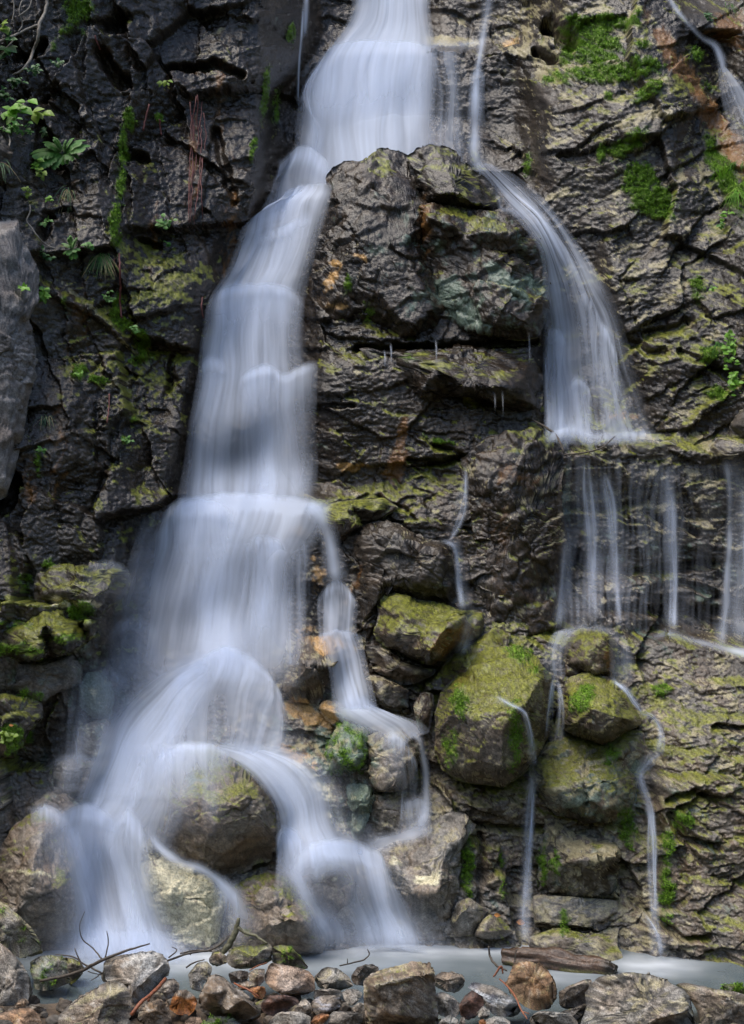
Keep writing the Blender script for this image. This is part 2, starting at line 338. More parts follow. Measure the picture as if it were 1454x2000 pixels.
blob('K', (1300, 110, 14, 60, -28, .9), (1345, 170, 14, 60, -32, .95), (1390, 240, 16, 60, -35, .95), (1430, 300, 20, 60, -35, .8), (1430, 50, 50, 30, -30, .7), (450, 440, 14, 110, 6, .5), (690, 1140, 4, 50, 20, .6), (885, 1260, 40, 10, -40, .8))
blob('T', (1200, 150, 120, 14, -8, .5), (1290, 235, 50, 14, 20, .6), (1110, 270, 60, 10, -30, .6), (1120, 360, 90, 10, -32, .7), (1200, 400, 70, 8, -5, .6), (1210, 530, 80, 10, 25, .6), (1320, 570, 60, 14, 25, .5), (1365, 350, 30, 26, 30, .6), (1390, 380, 40, 6, 50, .7), (1300, 505, 40, 10, 10, .6), (870, 75, 100, 10, 0, .7), (180, 600, 90, 5, 40, .8), (255, 680, 60, 5, 40, .8), (330, 555, 40, 18, 10, .8), (215, 745, 60, 14, 10, .6), (410, 60, 60, 20, -10, .4), (430, 110, 40, 12, 20, .5), (920, 920, 30, 24, 0, .5), (1160, 900, 90, 12, 0, .5), (1300, 900, 90, 10, 0, .5))
blob('O', (310, 690, 60, 26, 20, .6), (330, 560, 44, 18, 10, .6), (700, 825, 40, 24, 0, .6), (850, 825, 40, 16, 0, .5), (710, 880, 50, 20, 0, .5), (830, 870, 60, 14, 0, .5), (740, 720, 40, 12, -20, .6), (840, 715, 50, 12, 0, .6), (700, 990, 70, 20, 0, .8), (1040, 850, 70, 12, 0, .7), (780, 940, 120, 14, -10, .7), (920, 430, 120, 18, 15, .6), (740, 320, 40, 24, 30, .6), (1090, 280, 60, 12, -35, .5), (930, 1310, 60, 40, 0, .5), (1150, 1490, 90, 40, 0, .5), (1370, 1330, 120, 60, 0, .4))
blob('A', (880, 570, 40, 30, 30, .8), (910, 620, 50, 24, 30, .7), (860, 480, 30, 20, 0, .5), (985, 545, 60, 16, 40, .8), (1050, 560, 40, 14, 40, .6), (195, 1350, 30, 40, 0, .6), (380, 1530, 26, 50, 0, .5), (290, 1520, 40, 70, 0, .5), (670, 1480, 40, 60, 0, .6), (700, 1570, 12, 50, 20, .9), (1140, 1560, 60, 16, 0, .6), (1110, 960, 10, 70, 0, .6))

blob('K', (785, 850, 8, 34, 5, 1.0), (772, 912, 15, 30, 22, 1.0), (590, 60, 0.1, 0.1, 0, 0))
blob('K', (380, 330, 12, 110, 0, .55), (300, 470, 10, 80, 0, .45), (150, 640, 26, 70, 8, .4), (120, 880, 20, 90, 0, .4), (430, 170, 10, 80, 0, .4), (60, 960, 20, 80, 0, .4), (830, 440, 14, 60, 0, .6), (980, 1060, 20, 120, 0, .35), (1010, 930, 60, 24, 0, .4), (870, 1255, 24, 20, -40, .9), (905, 1235, 30, 14, -35, .9), (900, 1330, 24, 10, -35, .8), (1190, 1290, 8, 34, 0, .8))
blob('O', (200, 690, 70, 20, 30, .5), (310, 640, 40, 30, 0, .5))
DARK = np.array([0.013, 0.0095, 0.0065]); GREY = np.array([0.255, 0.24, 0.21]); BROWN = np.array([0.215, 0.135, 0.072])
def mixc(c, col, m):
    return c + (np.asarray(col) - c) * m[:, None]
def colour(u, v, xs, ys, up, style=None, zs=None):
    """rock albedo from the mineral, the algae, the lichen and the moss that grow there, with shade painted in up the face; returns rgb, wet, moss"""
    N = len(u); st = style or {}
    def fb(x, y, o, sd, g=0.5):
        return fbm(x, y, o, sd, g, None if zs is None else zs / ZS_[sd])
    ZS_ = {11: 130, 23: 28, 31: 8, 41: 70, 51: 50, 56: 30, 61: 35, 66: 40, 71: 24, 81: 45, 91: 21}
    def ch(k):
        base = np.full(N, st[k] / 9.0) if k in st else (CH[k](u, v) if (k in CH and not st.get('own')) else np.zeros(N))
        if not st.get('own'):
            for b in BL:
                if b[0] != k: continue
                a = math.radians(b[5]); du = u - b[1]; dv = v - b[2]
                near = (np.abs(du) < 2.2 * max(b[3], b[4])) & (np.abs(dv) < 2.2 * max(b[3], b[4]))
                if not near.any(): continue
                x = (du[near] * math.cos(a) + dv[near] * math.sin(a)) / b[3]; y = (-du[near] * math.sin(a) + dv[near] * math.cos(a)) / b[4]
                base[near] = np.maximum(base[near], b[6] * np.exp(-0.55 * (x * x + y * y)))
        return base
    def cov(c, n, s=0.10):
        t = 1.0 - c * 1.02
        return sst(t - s, t + s, n) * (c > 0.02)
    nl = 0.5 + 0.5 * fb(xs / 150, ys / 110, 4, 11)
    nm = 0.5 + 0.5 * fb(xs / 34, ys / 22, 4, 23, 0.6)
    nf = 0.5 + 0.5 * fb(xs / 9, ys / 7, 3, 31, 0.7)
    V = ch('V') * (1.18 if st.get('own') else 1.0) * (0.42 + 0.74 * sst(760, 1600, v)); B = ch('B')  # value falls off up the face: gorge shade painted into the albedo
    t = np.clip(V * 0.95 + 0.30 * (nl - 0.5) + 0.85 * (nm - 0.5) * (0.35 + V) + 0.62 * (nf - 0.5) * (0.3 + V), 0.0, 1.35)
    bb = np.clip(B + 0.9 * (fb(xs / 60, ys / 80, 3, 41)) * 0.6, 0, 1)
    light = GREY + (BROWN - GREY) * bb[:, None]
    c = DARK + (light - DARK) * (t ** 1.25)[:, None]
    nS = 0.5 + 0.5 * fb(xs / 14, ys / 130, 3, 41)
    c = c * (1 - 0.45 * sst(.55, .75, nS) * (wetk := st.get('wet', 9) / 9.0))[:, None]
    # pale quartz speckle
    sp = sst(0.74, 0.86, nf) * (0.25 + 0.5 * V)
    c = mixc(c, (0.42, 0.40, 0.36), sp * 0.5)
    nA = 0.5 + 0.5 * fb(xs / 46, ys / 52, 6, 51, 0.75)
    c = mixc(c, (0.13, 0.18, 0.14), cov(ch('A'), nA, 0.10) * 0.75)
    c = mixc(c, (0.035, 0.024, 0.010), cov(ch('D'), 0.5 + 0.5 * fb(xs / 16, ys / 50, 4, 56, .6), 0.12) * 0.9)
    nT = 0.5 + 0.5 * fb((xs * .87 - ys * .5) / 48, (xs * .5 + ys * .87) / 15, 5, 61, 0.74)
    mT = cov(ch('T') * (0.72 + 0.35 * up), nT, 0.03)
    c = mixc(c, (0.30, 0.26, 0.145), mT * (0.35 + 0.7 * nf))
    c = mixc(c, (0.16, 0.075, 0.022), cov(ch('K'), 0.5 + 0.5 * fb((xs + ys) / 22, (ys - xs) / 60, 4, 66, .6), 0.2) * 0.85)
    nR = 0.5 + 0.5 * fb(xs / 26, ys / 22, 4, 71, .65)
    c = mixc(c, (0.40, 0.235, 0.085), cov(ch('R'), nR, 0.12) * (0.6 + 0.5 * nf))
    c = mixc(c, (0.55, 0.50, 0.33), cov(ch('C'), nR, 0.12) * (0.65 + 0.5 * nf))
    nO = 0.5 + 0.5 * fb(xs / 55, ys / 32, 5, 81, 0.74)
    mO = cov(ch('O') * (0.22 + 0.95 * up), nO, 0.045)
    oc = np.array([0.055, 0.065, 0.008]) + (np.array([0.22, 0.225, 0.032]) - np.array([0.055, 0.065, 0.008])) * np.clip(nf * 1.5 - 0.25, 0, 1)[:, None]
    c = c + (oc - c) * (mO * (0.45 + 0.5 * sst(.3, .6, nf)))[:, None]
    nG = 0.5 + 0.5 * fb(xs / 22, ys / 24, 5, 91, 0.75)
    mG = cov(ch('G') * (0.78 + 0.44 * nm), nG, 0.16) * (0.35 + 0.65 * sst(.30, .55, nf))
    gc = np.array([0.03, 0.065, 0.004]) + (np.array([0.17, 0.32, 0.010]) - np.array([0.025, 0.055, 0.004])) * np.clip(nf * 1.5 - 0.3, 0, 1)[:, None]
    c = c + (gc - c) * (mG * 0.92)[:, None]
    wet = np.clip(st.get('wet', 9) / 9.0 * (0.75 + 0.5 * nl) - 0.85 * mG - 0.35 * mO - 0.3 * mT, 0, 1)
    global LAST_MO
    LAST_MO = mO
    return np.clip(c, 0.004, 0.9), wet, mG

# ------------------------------------------------------------------ the cliff
def stretch(lo, hi, a, b, st, nout):
    core = np.arange(a, b + st * 0.5, st)
    def tail(n, L):
        t = (np.arange(1, n + 1) / n) ** 1.8; return L * t
    left = a - tail(nout, a - lo)[::-1] if lo < a else np.array([]); right = core[-1] + tail(nout, hi - core[-1]) if hi > b else np.array([])
    return np.concatenate([left, core, right])
STEP = 2.25
gu = stretch(-900, 2350, -60, 1514, STEP, 120); gv = stretch(-880, 1990, -30, 1900, STEP, 40)
GU, GV = np.meshgrid(gu, gv)
u = GU.ravel().astype(f32); v = GV.ravel().astype(f32)
wx = 14 * fbm(u / 110, v / 110, 3, 1) + 3.5 * fbm(u / 16, v / 16, 2, 2); wy = 14 * fbm(u / 110, v / 110, 3, 5) + 3.5 * fbm(u / 16, v / 16, 2, 6)
inw = sst(100, 400, v)  # keep ledges straight enough
S0 = SMAP(u + wx * 0.5, v + wy * 0.35)
uw = u + wx; vw = v + wy
# regions
leftw = sst(520, 380, u + 0.25 * (v - 800) * (v > 800)) ; right = sst(1020, 1120, u) * sst(900, 840, v)
low = sst(1230, 1300, v)
fa, ca = facets(uw / 215, vw / 170, 1, 150)
fb, cb = facets(uw / 62 + 5.3, vw / 46, 2, 110)
fc, cc = facets(uw / 26 + 1.3, vw / 17, 3, 70)
fd, cd = facets((u + 2 * n2(u / 9, v / 9, 4)) / 11.5 + 2.3, v / 8.0, 4, 50)
def rot(a): a = math.radians(a); return uw * math.cos(a) + vw * math.sin(a), -uw * math.sin(a) + vw * math.cos(a)
ra, rb_ = rot(-27); fe, ce = facets(ra / 190, rb_ / 52, 12, 160)
ra, rb_ = rot(78); fg, cg = facets(ra / 170, rb_ / 60, 13, 160)
ra, rb_ = rot(5); fh, chh = facets(ra / 150, rb_ / 52, 14, 160)
rough_ = sst(-.25, .35, fbm(u / 170, v / 140, 2, 17))          # calm slabs against broken ground
lw, rw = leftw, right; mw = (1 - lw) * (1 - rw)
rel = 0.30 * fa * (0.45 + 0.55 * lw) + 0.15 * (fe * rw * .5 + fg * lw * .75 + fh * mw * .6)
rel += (0.22 + 0.78 * rough_) * (1 - .45 * rw) * (0.036 * fb * (1 + .6 * lw) + 0.018 * fc + 0.010 * fd)
cel = ce * rw + cg * lw + chh * mw
opn = sst(-.1, .45, fbm(u / 90, v / 90, 2, 19)); rel += opn * 0.6 * (0.06 * np.exp(-(ca * 200 / 3.0) ** 2) + 0.05 * np.exp(-(cel * 90 / 2.6) ** 2)) + rough_ * opn * (0.03 * np.exp(-(cb * 55 / 2.4) ** 2) + 0.010 * np.exp(-(cc * 20 / 2.0) ** 2))
del fe, fg, fh, ce, cg, chh
# strata: layers standing proud of one another
def strata(ang, th, seed):
    a = math.radians(ang)
    w_ = (-uw * math.sin(a) + vw * math.cos(a)) / th + 0.9 * fbm(u / 180, v / 180, 2, seed)
    s_ = (uw * math.cos(a) + vw * math.sin(a)) / (th * 5)
    i = np.floor(w_); fr = w_ - i
    L0 = n2(s_, i * 7.7 + 0.5, seed + 1); L1 = n2(s_, (i + 1) * 7.7 + 0.5, seed + 1)
    t = sst(0.86, 1.0, fr)
    return L0 + (L1 - L0) * t
rel += right * (0.018 * strata(-27, 30, 201) + 0.014 * strata(-22, 10, 207))
apron = sst(1200, 1290, u) * sst(1225, 1265, v) * sst(1480, 1420, v); rel *= 1 - 0.65 * apron
calm = sst(600, 660, u) * sst(1075, 1030, u) * sst(680, 700, v) * sst(900, 840, v); rel *= 1 - 0.45 * calm
mid = (1 - right) * (1 - leftw) * (1 - 0.75 * apron)
rel += mid * (0.018 * strata(6, 28, 211) + 0.013 * strata(3, 10, 215)) + leftw * 0.018 * strata(38, 40, 219)
rel += 0.016 * fbm(u / 55, v / 45, 3, 221, 0.5)
rel -= 0.009 * ridged((u + 0.2 * v) / 24, v / 12, 2, 231, 0.6)
rel += 0.011 * fbm(u / 8, v / 6, 3, 241, 0.7)
# undercuts and cracks traced on the face: polyline, half height, depth
CRK = [([(60, 545), (120, 580), (175, 600), (235, 660), (280, 690)], 10, -.07), ([(1060, 440), (1095, 470), (1110, 510)], 9, .14), ([(1180, 620), (1220, 650), (1270, 690), (1300, 690)], 8, .1), ([(1270, 650), (1330, 640), (1350, 625)], 10, .1),
       ([(1330, 690), (1390, 710), (1454, 760)], 8, .08), ([(1075, 45), (1100, 60), (1115, 75)], 16, .35), ([(1050, 100), (1085, 110)], 8, .2),
       ([(330, 120), (420, 130), (470, 150)], 9, .16), ([(245, 300), (270, 300)], 12, .2), ([(330, 690), (330, 760)], 5, .1), ([(270, 465), (310, 475)], 6, .14), ([(420, 250), (440, 330), (455, 390)], 8, .1),
       ([(700, 674), (760, 684), (850, 676), (960, 672), (1050, 664)], 7, .16), ([(600, 795), (650, 795), (690, 795)], 5, .07), ([(800, 900), (860, 905), (915, 890)], 6, .1), ([(850, 870), (900, 890)], 5, .07), ([(1105, 985), (1180, 1000), (1260, 980)], 7, .1), ([(1100, 1090), (1230, 1120), (1400, 1100)], 8, .12), ([(1190, 1190), (1320, 1195), (1454, 1190)], 10, .15), ([(1280, 1010), (1360, 1040)], 8, .1), ([(1330, 1140), (1400, 1160)], 8, .1),
       ([(930, 1620), (1000, 1625), (1060, 1620)], 7, .1), ([(940, 1640), (935, 1760)], 6, .08), ([(1300, 1560), (1350, 1540), (1400, 1560)], 8, .12), ([(1400, 1420), (1454, 1425)], 7, .1), ([(1310, 1590), (1330, 1640), (1400, 1650)], 8, .1), ([(1270, 1780), (1330, 1830), (1380, 1830)], 7, .1),
       ([(200, 110), (240, 160)], 12, .2), ([(215, 60), (235, 40)], 14, .2), ([(90, 90), (60, 110), (30, 105)], 10, .15), ([(120, 180), (70, 210)], 8, .1), ([(100, 430), (90, 470)], 8, .12), ([(740, 975), (800, 1000)], 5, .06)]
for pl, hw, dep in CRK:
    d2 = np.full(u.shape, 1e9, f32)
    lo = np.min(pl, 0) - 6 * hw; hi = np.max(pl, 0) + 6 * hw
    m = (u > lo[0]) & (u < hi[0]) & (v > lo[1]) & (v < hi[1])
    um = uw[m] - wx[m] * 0.55; vm = vw[m] - wy[m] * 0.55; dd = np.full(um.shape, 1e9)
    for (a0, b0), (a1, b1) in zip(pl[:-1], pl[1:]):
        L2 = (a1 - a0) ** 2 + (b1 - b0) ** 2; t = np.clip(((um - a0) * (a1 - a0) + (vm - b0) * (b1 - b0)) / L2, 0, 1)
        dd = np.minimum(dd, (um - a0 - t * (a1 - a0)) ** 2 + (vm - b0 - t * (b1 - b0)) ** 2)
    dd = np.sqrt(dd) / hw * (1 + 0.5 * fbm(um / 30, vm / 30, 2, 251))
    rel[m] += dep * np.exp(-dd ** 3)
fade = sst(1640, 1540, u) * 1.0 + sst(1540, 1700, u) * 0.8
dep0 = S0 + rel
def upness(d):
    D = d.reshape(GU.shape)
    D = blur(D, 1.0)
    gy = np.gradient(D, axis=0) / np.gradient(gv)[:, None] * F / D    # m depth per m down
    return np.clip(0.15 + -gy / 1.2, 0, 1).ravel()
up = upness(dep0)
xs = u + dep0 * 160; ys = v + dep0 * 110
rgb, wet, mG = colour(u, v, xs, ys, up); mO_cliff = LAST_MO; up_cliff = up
dep1 = dep0 - mG * (0.020 + 0.026 * (0.5 + 0.5 * fbm(u / 8, v / 8, 2, 261)))
pos = P3(u, v, S0); pos[:, 1] = dep1     # relief pushed straight out of the face
pos_cliff = pos; u_cliff = u; v_cliff = v; mG_cliff = mG
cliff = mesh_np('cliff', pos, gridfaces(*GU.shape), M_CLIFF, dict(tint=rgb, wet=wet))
tag(cliff, 'dark wet rock face of the gorge with patches of moss and pale lichen', None, None, 'structure')
print('cliff', len(pos), time.time() - T0)

# distance raster of everything solid, for draping the water
ZST = 3.0
ZW, ZH = int(1700 / ZST), int(2200 / ZST)
def zsplat(z, p):
    x, y, zz = p[:, 0], p[:, 1], p[:, 2]
    uu = 727 + x * F / y; vv = HZ - (zz - ZC) * F / y
    i = np.round((uu + 120) / ZST).astype(int); j = np.round((vv + 100) / ZST).astype(int)
    m = (i >= 0) & (i < ZW) & (j >= 0) & (j < ZH)
    np.minimum.at(z, (j[m], i[m]), y[m])
zc_ = np.full((ZH, ZW), 99.0); zsplat(zc_, pos)
ZR = np.full((ZH, ZW), 99.0)
del fa, ca, fb, cb, fc, cc, fd, cd

# ------------------------------------------------------------------ boulders: traced outline, own depth and thickness, facets
def star(outline, n):
    o = np.array(outline, float); c0 = o.mean(0)
    A = 0.0; C = np.zeros(2)
    for a, b in zip(o, np.roll(o, -1, 0)):
        k = a[0] * b[1] - b[0] * a[1]; A += k; C += (a + b) * k
    c = C / (3 * A) if abs(A) > 1e-6 else c0
    th = np.linspace(0, 2 * np.pi, n, endpoint=False); R = np.zeros(n)
    dx, dy = np.cos(th), np.sin(th)
    for a, b in zip(o, np.roll(o, -1, 0)):
        e = b - a; ac = a - c
        den = dx * e[1] - dy * e[0]
        with np.errstate(divide='ignore', invalid='ignore'):
            t = (ac[0] * e[1] - ac[1] * e[0]) / den; s = (ac[0] * dy - ac[1] * dx) / den
        ok = (t > 0) & (s >= -1e-6) & (s <= 1 + 1e-6); R[ok] = np.maximum(R[ok], t[ok])
    R[R == 0] = R[R > 0].mean()
    return c, th, R
ROCKS = []; MOSS = []; OLIVE = []
def rock(name, outline, inner=(), P=0.2, dist=None, fwd=0.06, style=None, label=None, cat='boulder', group=None, parent=None,
         seed=None, res=3.0, cuts=7, n_pow=2.6, rough=0.72, tilt=None, mat=None, thick=None, jag=1.0, lk=1.7):
    seed = seed if seed is not None else len(ROCKS) + 1; ROCKS.append(name)
    R_ = np.random.default_rng(seed * 13 + 5)
    o = np.array(outline, float); per = np.linalg.norm(o - np.roll(o, -1, 0), axis=1).sum()
    ns = int(np.clip(per / res, 40, 420)); c, th, R = star(outline, ns)
    # ragged outline
    R = R * (1 + 0.03 * jag * fbm(np.cos(th) * 2 + seed, np.sin(th) * 2, 3, seed) + 0.012 * jag * n2(np.cos(th) * 9 + seed, np.sin(th) * 9, seed))
    if len(inner) and n_pow == 2.6: n_pow = 5.0; fwd = fwd - .03
    rad = R.mean(); n = int(np.clip(2 * rad / res, 16, 190)); n += (n % 2 == 0)
    g = np.linspace(-1, 1, n); A, B = np.meshgrid(g, g)      # concentric square -> disc
    big_ = np.abs(A) >= np.abs(B)
    with np.errstate(divide='ignore', invalid='ignore'):
        r = np.where(big_, A, B); ph = np.where(big_, (np.pi / 4) * np.nan_to_num(B / A), np.pi / 2 - (np.pi / 4) * np.nan_to_num(A / B))
    x_, y_ = r * np.cos(ph), r * np.sin(ph)
    rr = np.hypot(x_, y_).ravel(); tt = np.arctan2(y_, x_).ravel()
    ring = np.concatenate([np.arange(n), np.arange(2 * n - 1, n * n, n), np.arange(n * n - 2, n * n - n - 1, -1), np.arange(n * n - 2 * n, 0, -n)])
    nb = 6; rb = np.cos(np.linspace(0, np.pi / 2, nb + 1))[1:-1]
    rr = np.concatenate([rr] + [np.full(len(ring), q) for q in rb] + [[0.0]]); tt = np.concatenate([tt] + [tt[ring]] * len(rb) + [[0.0]])
    isf = np.arange(len(rr)) < n * n
    Rt = np.interp(tt % (2 * np.pi), np.append(th, 2 * np.pi), np.append(R, R[0]))
    uu = c[0] + rr * Rt * np.cos(tt); vv = c[1] + rr * Rt * np.sin(tt); r = rr
    if dist is None:
        dc = float(SSOFT(c[0], c[1]))
        rim = 0.35 * dc + 0.65 * SSOFT(uu, vv) + 0.03 - fwd
    else:
        rim = dist + (0.0 if tilt is None else tilt) * (vv - c[1])
    prof = np.power(np.clip(1 - r ** n_pow, 0, 1), 1 / n_pow)
    if len(inner):
        pts = [(a, b, 0.0) for a, b in [(c[0] + 1.02 * R[k] * math.cos(th[k]), c[1] + 1.02 * R[k] * math.sin(th[k])) for k in range(0, ns, max(1, ns // 40))]] + list(inner)
        wu = uu + 4 * fbm(uu / 30, vv / 30, 2, seed) * jag; wv = vv + 4 * fbm(uu / 30 + 9, vv / 30, 2, seed + 1) * jag
        lin = tri_interp(pts, wu, wv); lin = np.where(np.isnan(lin), 0, lin)
        pr = 0.30 * P * prof + lk * lin
    else:
        pr = P * prof
    th_ = thick if thick is not None else max(0.12, 0.9 * P)
    d = np.where(isf, rim - pr, rim + th_ * prof)
    pos = P3(uu, vv, d)
    ctr = P3(c[0], c[1], float(np.mean(rim)))
    x = pos - ctr
    sz = float(rad * np.mean(rim) / F)
    for k in range(cuts):                      # random flat cuts facing the viewer's half
        nv = R_.normal(size=3) * np.array([.75, 1, .75]); nv[1] = -abs(nv[1]) - 0.45; nv /= np.linalg.norm(nv)
        ext = np.percentile(x @ nv, 99.5)
        cc_ = ext * R_.uniform(0.66, 0.92)
        ov = x @ nv - cc_
        soft = 0.012 * sz
        ov = np.where(ov > -soft, np.maximum(ov, (ov + soft) ** 2 / (4 * soft) * (ov < soft)), 0)
        x = x - np.maximum(ov, 0)[:, None] * nv * 0.95
    pos = ctr + x
    q = gridfaces(n, n); nr = len(ring)
    rows = [ring] + [n * n + k * nr + np.arange(nr) for k in range(len(rb))]
    qs = [q]
    for r0, r1 in zip(rows[:-1], rows[1:]): qs.append(np.stack([r0, np.roll(r0, -1), np.roll(r1, -1), r1], 1)[:, ::-1])
    q = np.concatenate(qs); l = rows[-1]; last = np.full(nr, len(pos) - 1)
    faces = np.concatenate([q[:, [0, 1, 2]], q[:, [0, 2, 3]], np.stack([last, np.roll(l, -1), l], 1)])
    # make the winding consistent with the front grid
    mid = (n * n) // 2
    nrm = vnormals(pos, faces)
    if (nrm[mid] @ np.array([0, -1, 0])) < 0: faces = faces[:, ::-1]; nrm = -nrm
    X = pos[:, 0] * 291 + seed * 37; Y = -pos[:, 2] * 291; Z = pos[:, 1] * 291
    X, Y, Z = X.astype(f32), Y.astype(f32), Z.astype(f32)
    Xw = X + 7 * n3(X / 30, Y / 30, Z / 30, 3); Yw = Y + 7 * n3(X / 30, Y / 30, Z / 30, 6)
    amp = min(1.0, sz / 0.3) * rough
    fv, cv = facets3(Xw / 62, Yw / 44, Z / 55, seed % 50, 130)
    fw, cw = facets3(Xw / 21, Yw / 15, Z / 19, seed % 50 + 1, 80)
    dsp = amp * (0.050 * fv + 0.014 * fw - 0.016 * np.exp(-(cv * 50 / 3) ** 2) - 0.007 * np.exp(-(cw * 18 / 2.2) ** 2)
                 + 0.012 * fbm(X / 60, Y / 48, 3, seed, 0.5, Z / 55) + 0.005 * ridged(X / 22, Y / 12, 2, seed + 3, 0.6, Z / 18)) + 0.008 * rough * fbm(X / 9, Y / 7, 3, seed + 7, .7, Z / 8)
    pos = pos + nrm * (dsp * np.where(r > 0.97, 0.5, 1.0))[:, None]
    nrm = vnormals(pos, faces)
    up = np.clip(0.25 + nrm[:, 2] * 0.9, 0, 1)
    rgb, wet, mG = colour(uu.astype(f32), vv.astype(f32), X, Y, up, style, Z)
    pos = pos + nrm * (mG * 0.010)[:, None]
    if mat is not None:
        k1 = .5 + .5 * fbm(X / 15, Y / 12, 4, seed + 40, .7, Z / 14); rgb = mixc(rgb, rgb * .32, sst(.50, .62, k1) * .75); rgb = mixc(rgb, (.40, .385, .35), sst(.60, .74, 1 - k1 + .12 * n3(X / 4, Y / 4, Z / 4, 9)) * .45)
    if style and 'paint' in style: rgb = style['paint'](rgb, X, Y, nrm, uu, vv)
    mm = np.where((LAST_MO > .75) & (up > .42) & isf)[0] if not style or style.get('O', 3) > 2 else []
    if len(mm) and dist is None: OLIVE.append(pos[mm])
    mm = np.where((mG > .5) & isf)[0]
    if len(mm): MOSS.append(pos[mm])
    ob = mesh_np(name, pos, faces, mat or M_CLIFF, dict(tint=rgb, wet=wet), parent=parent, origin=ctr)
    if parent is None: tag(ob, label, cat, group)
    elif label: ob['label'] = label
    zsplat(ZR, pos[isf])
    return ob
def K(pts, off, s): return [(off[0] + p[0] / s, off[1] + p[1] / s) + tuple(p[2:]) for p in pts]
Z1 = lambda p: K(p, (600, 260), 2.908)
Z2 = lambda p: K(p, (580, 640), 2.743)
Z3 = lambda p: K(p, (600, 960), 2.851)
Z4 = lambda p: K(p, (540, 1240), 3.635)
Z6 = lambda p: K(p, (860, 1520), 2.448)
Z7 = lambda p: K(p, (0, 1060), 4.544)
C6 = lambda p: K(p, (727, 1000), 2.0)
C7 = lambda p: K(p, (0, 1500), 2.0)
PX = lambda p: list(p)

rock('rock_outcrop', Z1([(75, 480), (80, 390), (110, 290), (120, 240), (165, 190), (210, 160), (300, 150), (370, 120), (430, 88), (500, 95), (560, 115), (640, 220), (700, 300), (720, 390), (700, 470), (720, 560), (720, 680), (780, 760), (800, 900), (860, 1000), (940, 1100), (960, 1170), (500, 1190), (250, 1150), (60, 1130), (40, 1000), (30, 850), (30, 700), (40, 600)]),
     Z1([(150, 320, .14), (330, 270, .24), (480, 345, .32), (570, 395, .30), (450, 150, .06), (300, 600, .34), (550, 650, .40), (400, 900, .36), (700, 1000, .36), (200, 900, .24), (640, 460, .34), (450, 540, .33), (300, 180, .08), (600, 1120, .34)]),
     P=0.2, dist=11.85, tilt=-0.0011, style=dict(V=2.2, B=8, O=1.5), label='big dark brown rock with a mossy top splitting the waterfall in two', cat='rock', res=2.6, cuts=0, thick=.7, lk=1.0)
rock('rock_outcrop', Z1([(560, 130), (640, 85), (700, 70), (770, 70), (830, 100), (880, 150), (930, 210), (1000, 250), (1050, 290), (1090, 350), (1100, 430), (1000, 460), (850, 450), (740, 430), (660, 400), (600, 250)]),
     Z1([(700, 180, .10), (850, 250, .18), (900, 330, .20), (760, 330, .16), (1000, 380, .14)]), P=.16, dist=11.9, tilt=-.001, style=dict(V=2.4, B=5, O=4),
     label='smaller dark mossy knob at the upper right of the big dark brown rock', cat='rock', cuts=3, thick=.5)
rock('rock_outcrop', Z1([(600, 415), (700, 390), (850, 420), (1000, 440), (1110, 450), (1200, 490), (1280, 540), (1340, 620), (1370, 690), (1360, 760), (1385, 860), (1380, 960), (1350, 1060), (1320, 1150), (1250, 1180), (1130, 1175), (1000, 1170), (880, 1130), (780, 1010), (720, 900), (720, 760), (650, 690), (640, 560), (640, 470)]),
     Z1([(700, 420, .12), (680, 480, .22), (800, 520, .25), (1000, 560, .27), (1170, 570, .28), (1200, 640, .19), (1000, 660, .18), (950, 745, .15), (1170, 745, .26), (1150, 815, .25), (1320, 965, .20), (980, 890, .20), (1100, 1000, .30), (1250, 1060, .22), (900, 580, .18), (1180, 690, .18), (1060, 1110, .22), (1180, 900, .26), (1000, 480, .16)]),
     P=.1, dist=11.62, tilt=-.0009, style=dict(V=3.6, B=6, A=3, O=3.5), label='cracked slab with pale green algae beside the right hand stream', cat='rock', cuts=0, res=2.6, thick=.6, lk=1.25)
rock('rock_ledge', Z2([(330, 110), (400, 115), (500, 135), (640, 120), (800, 115), (1000, 112), (1150, 112), (1250, 130), (1310, 250), (1325, 380), (1310, 480), (1200, 470), (1120, 440), (1050, 395), (900, 365), (800, 375), (760, 400), (650, 380), (560, 290), (530, 210), (460, 200), (380, 170)]),
     Z2([(640, 200, .12), (800, 240, .16), (700, 270, .17), (900, 330, .2), (1040, 360, .2), (1150, 250, .16), (1230, 380, .14), (680, 330, .16)]), P=.08, fwd=.05, style=dict(V=2.6, B=7, O=3), label='dark overhanging ledge dripping below the big brown rock', cat='rock', cuts=2)
rock('rock_column', PX([(905, 900), (930, 870), (955, 852), (985, 840), (1040, 832), (1085, 845), (1112, 870), (1104, 910), (1094, 960), (1108, 1050), (1098, 1150), (1088, 1225), (1040, 1245), (990, 1240), (950, 1222), (926, 1150), (930, 1080), (918, 1010), (912, 950)]),
     PX([(1000, 868, .12), (1050, 875, .12), (950, 930, .12), (1060, 910, .2), (960, 950, .14), (1030, 1000, .2), (985, 1040, .08), (1060, 1080, .2), (1000, 1150, .12), (1060, 1190, .14), (975, 1180, .08)]), P=.1, fwd=.1, style=dict(V=2.8, B=7, O=3.5), label='brown glistening rock column with a mossy top under the ledge', cat='rock', cuts=2, res=2.6, lk=.9)
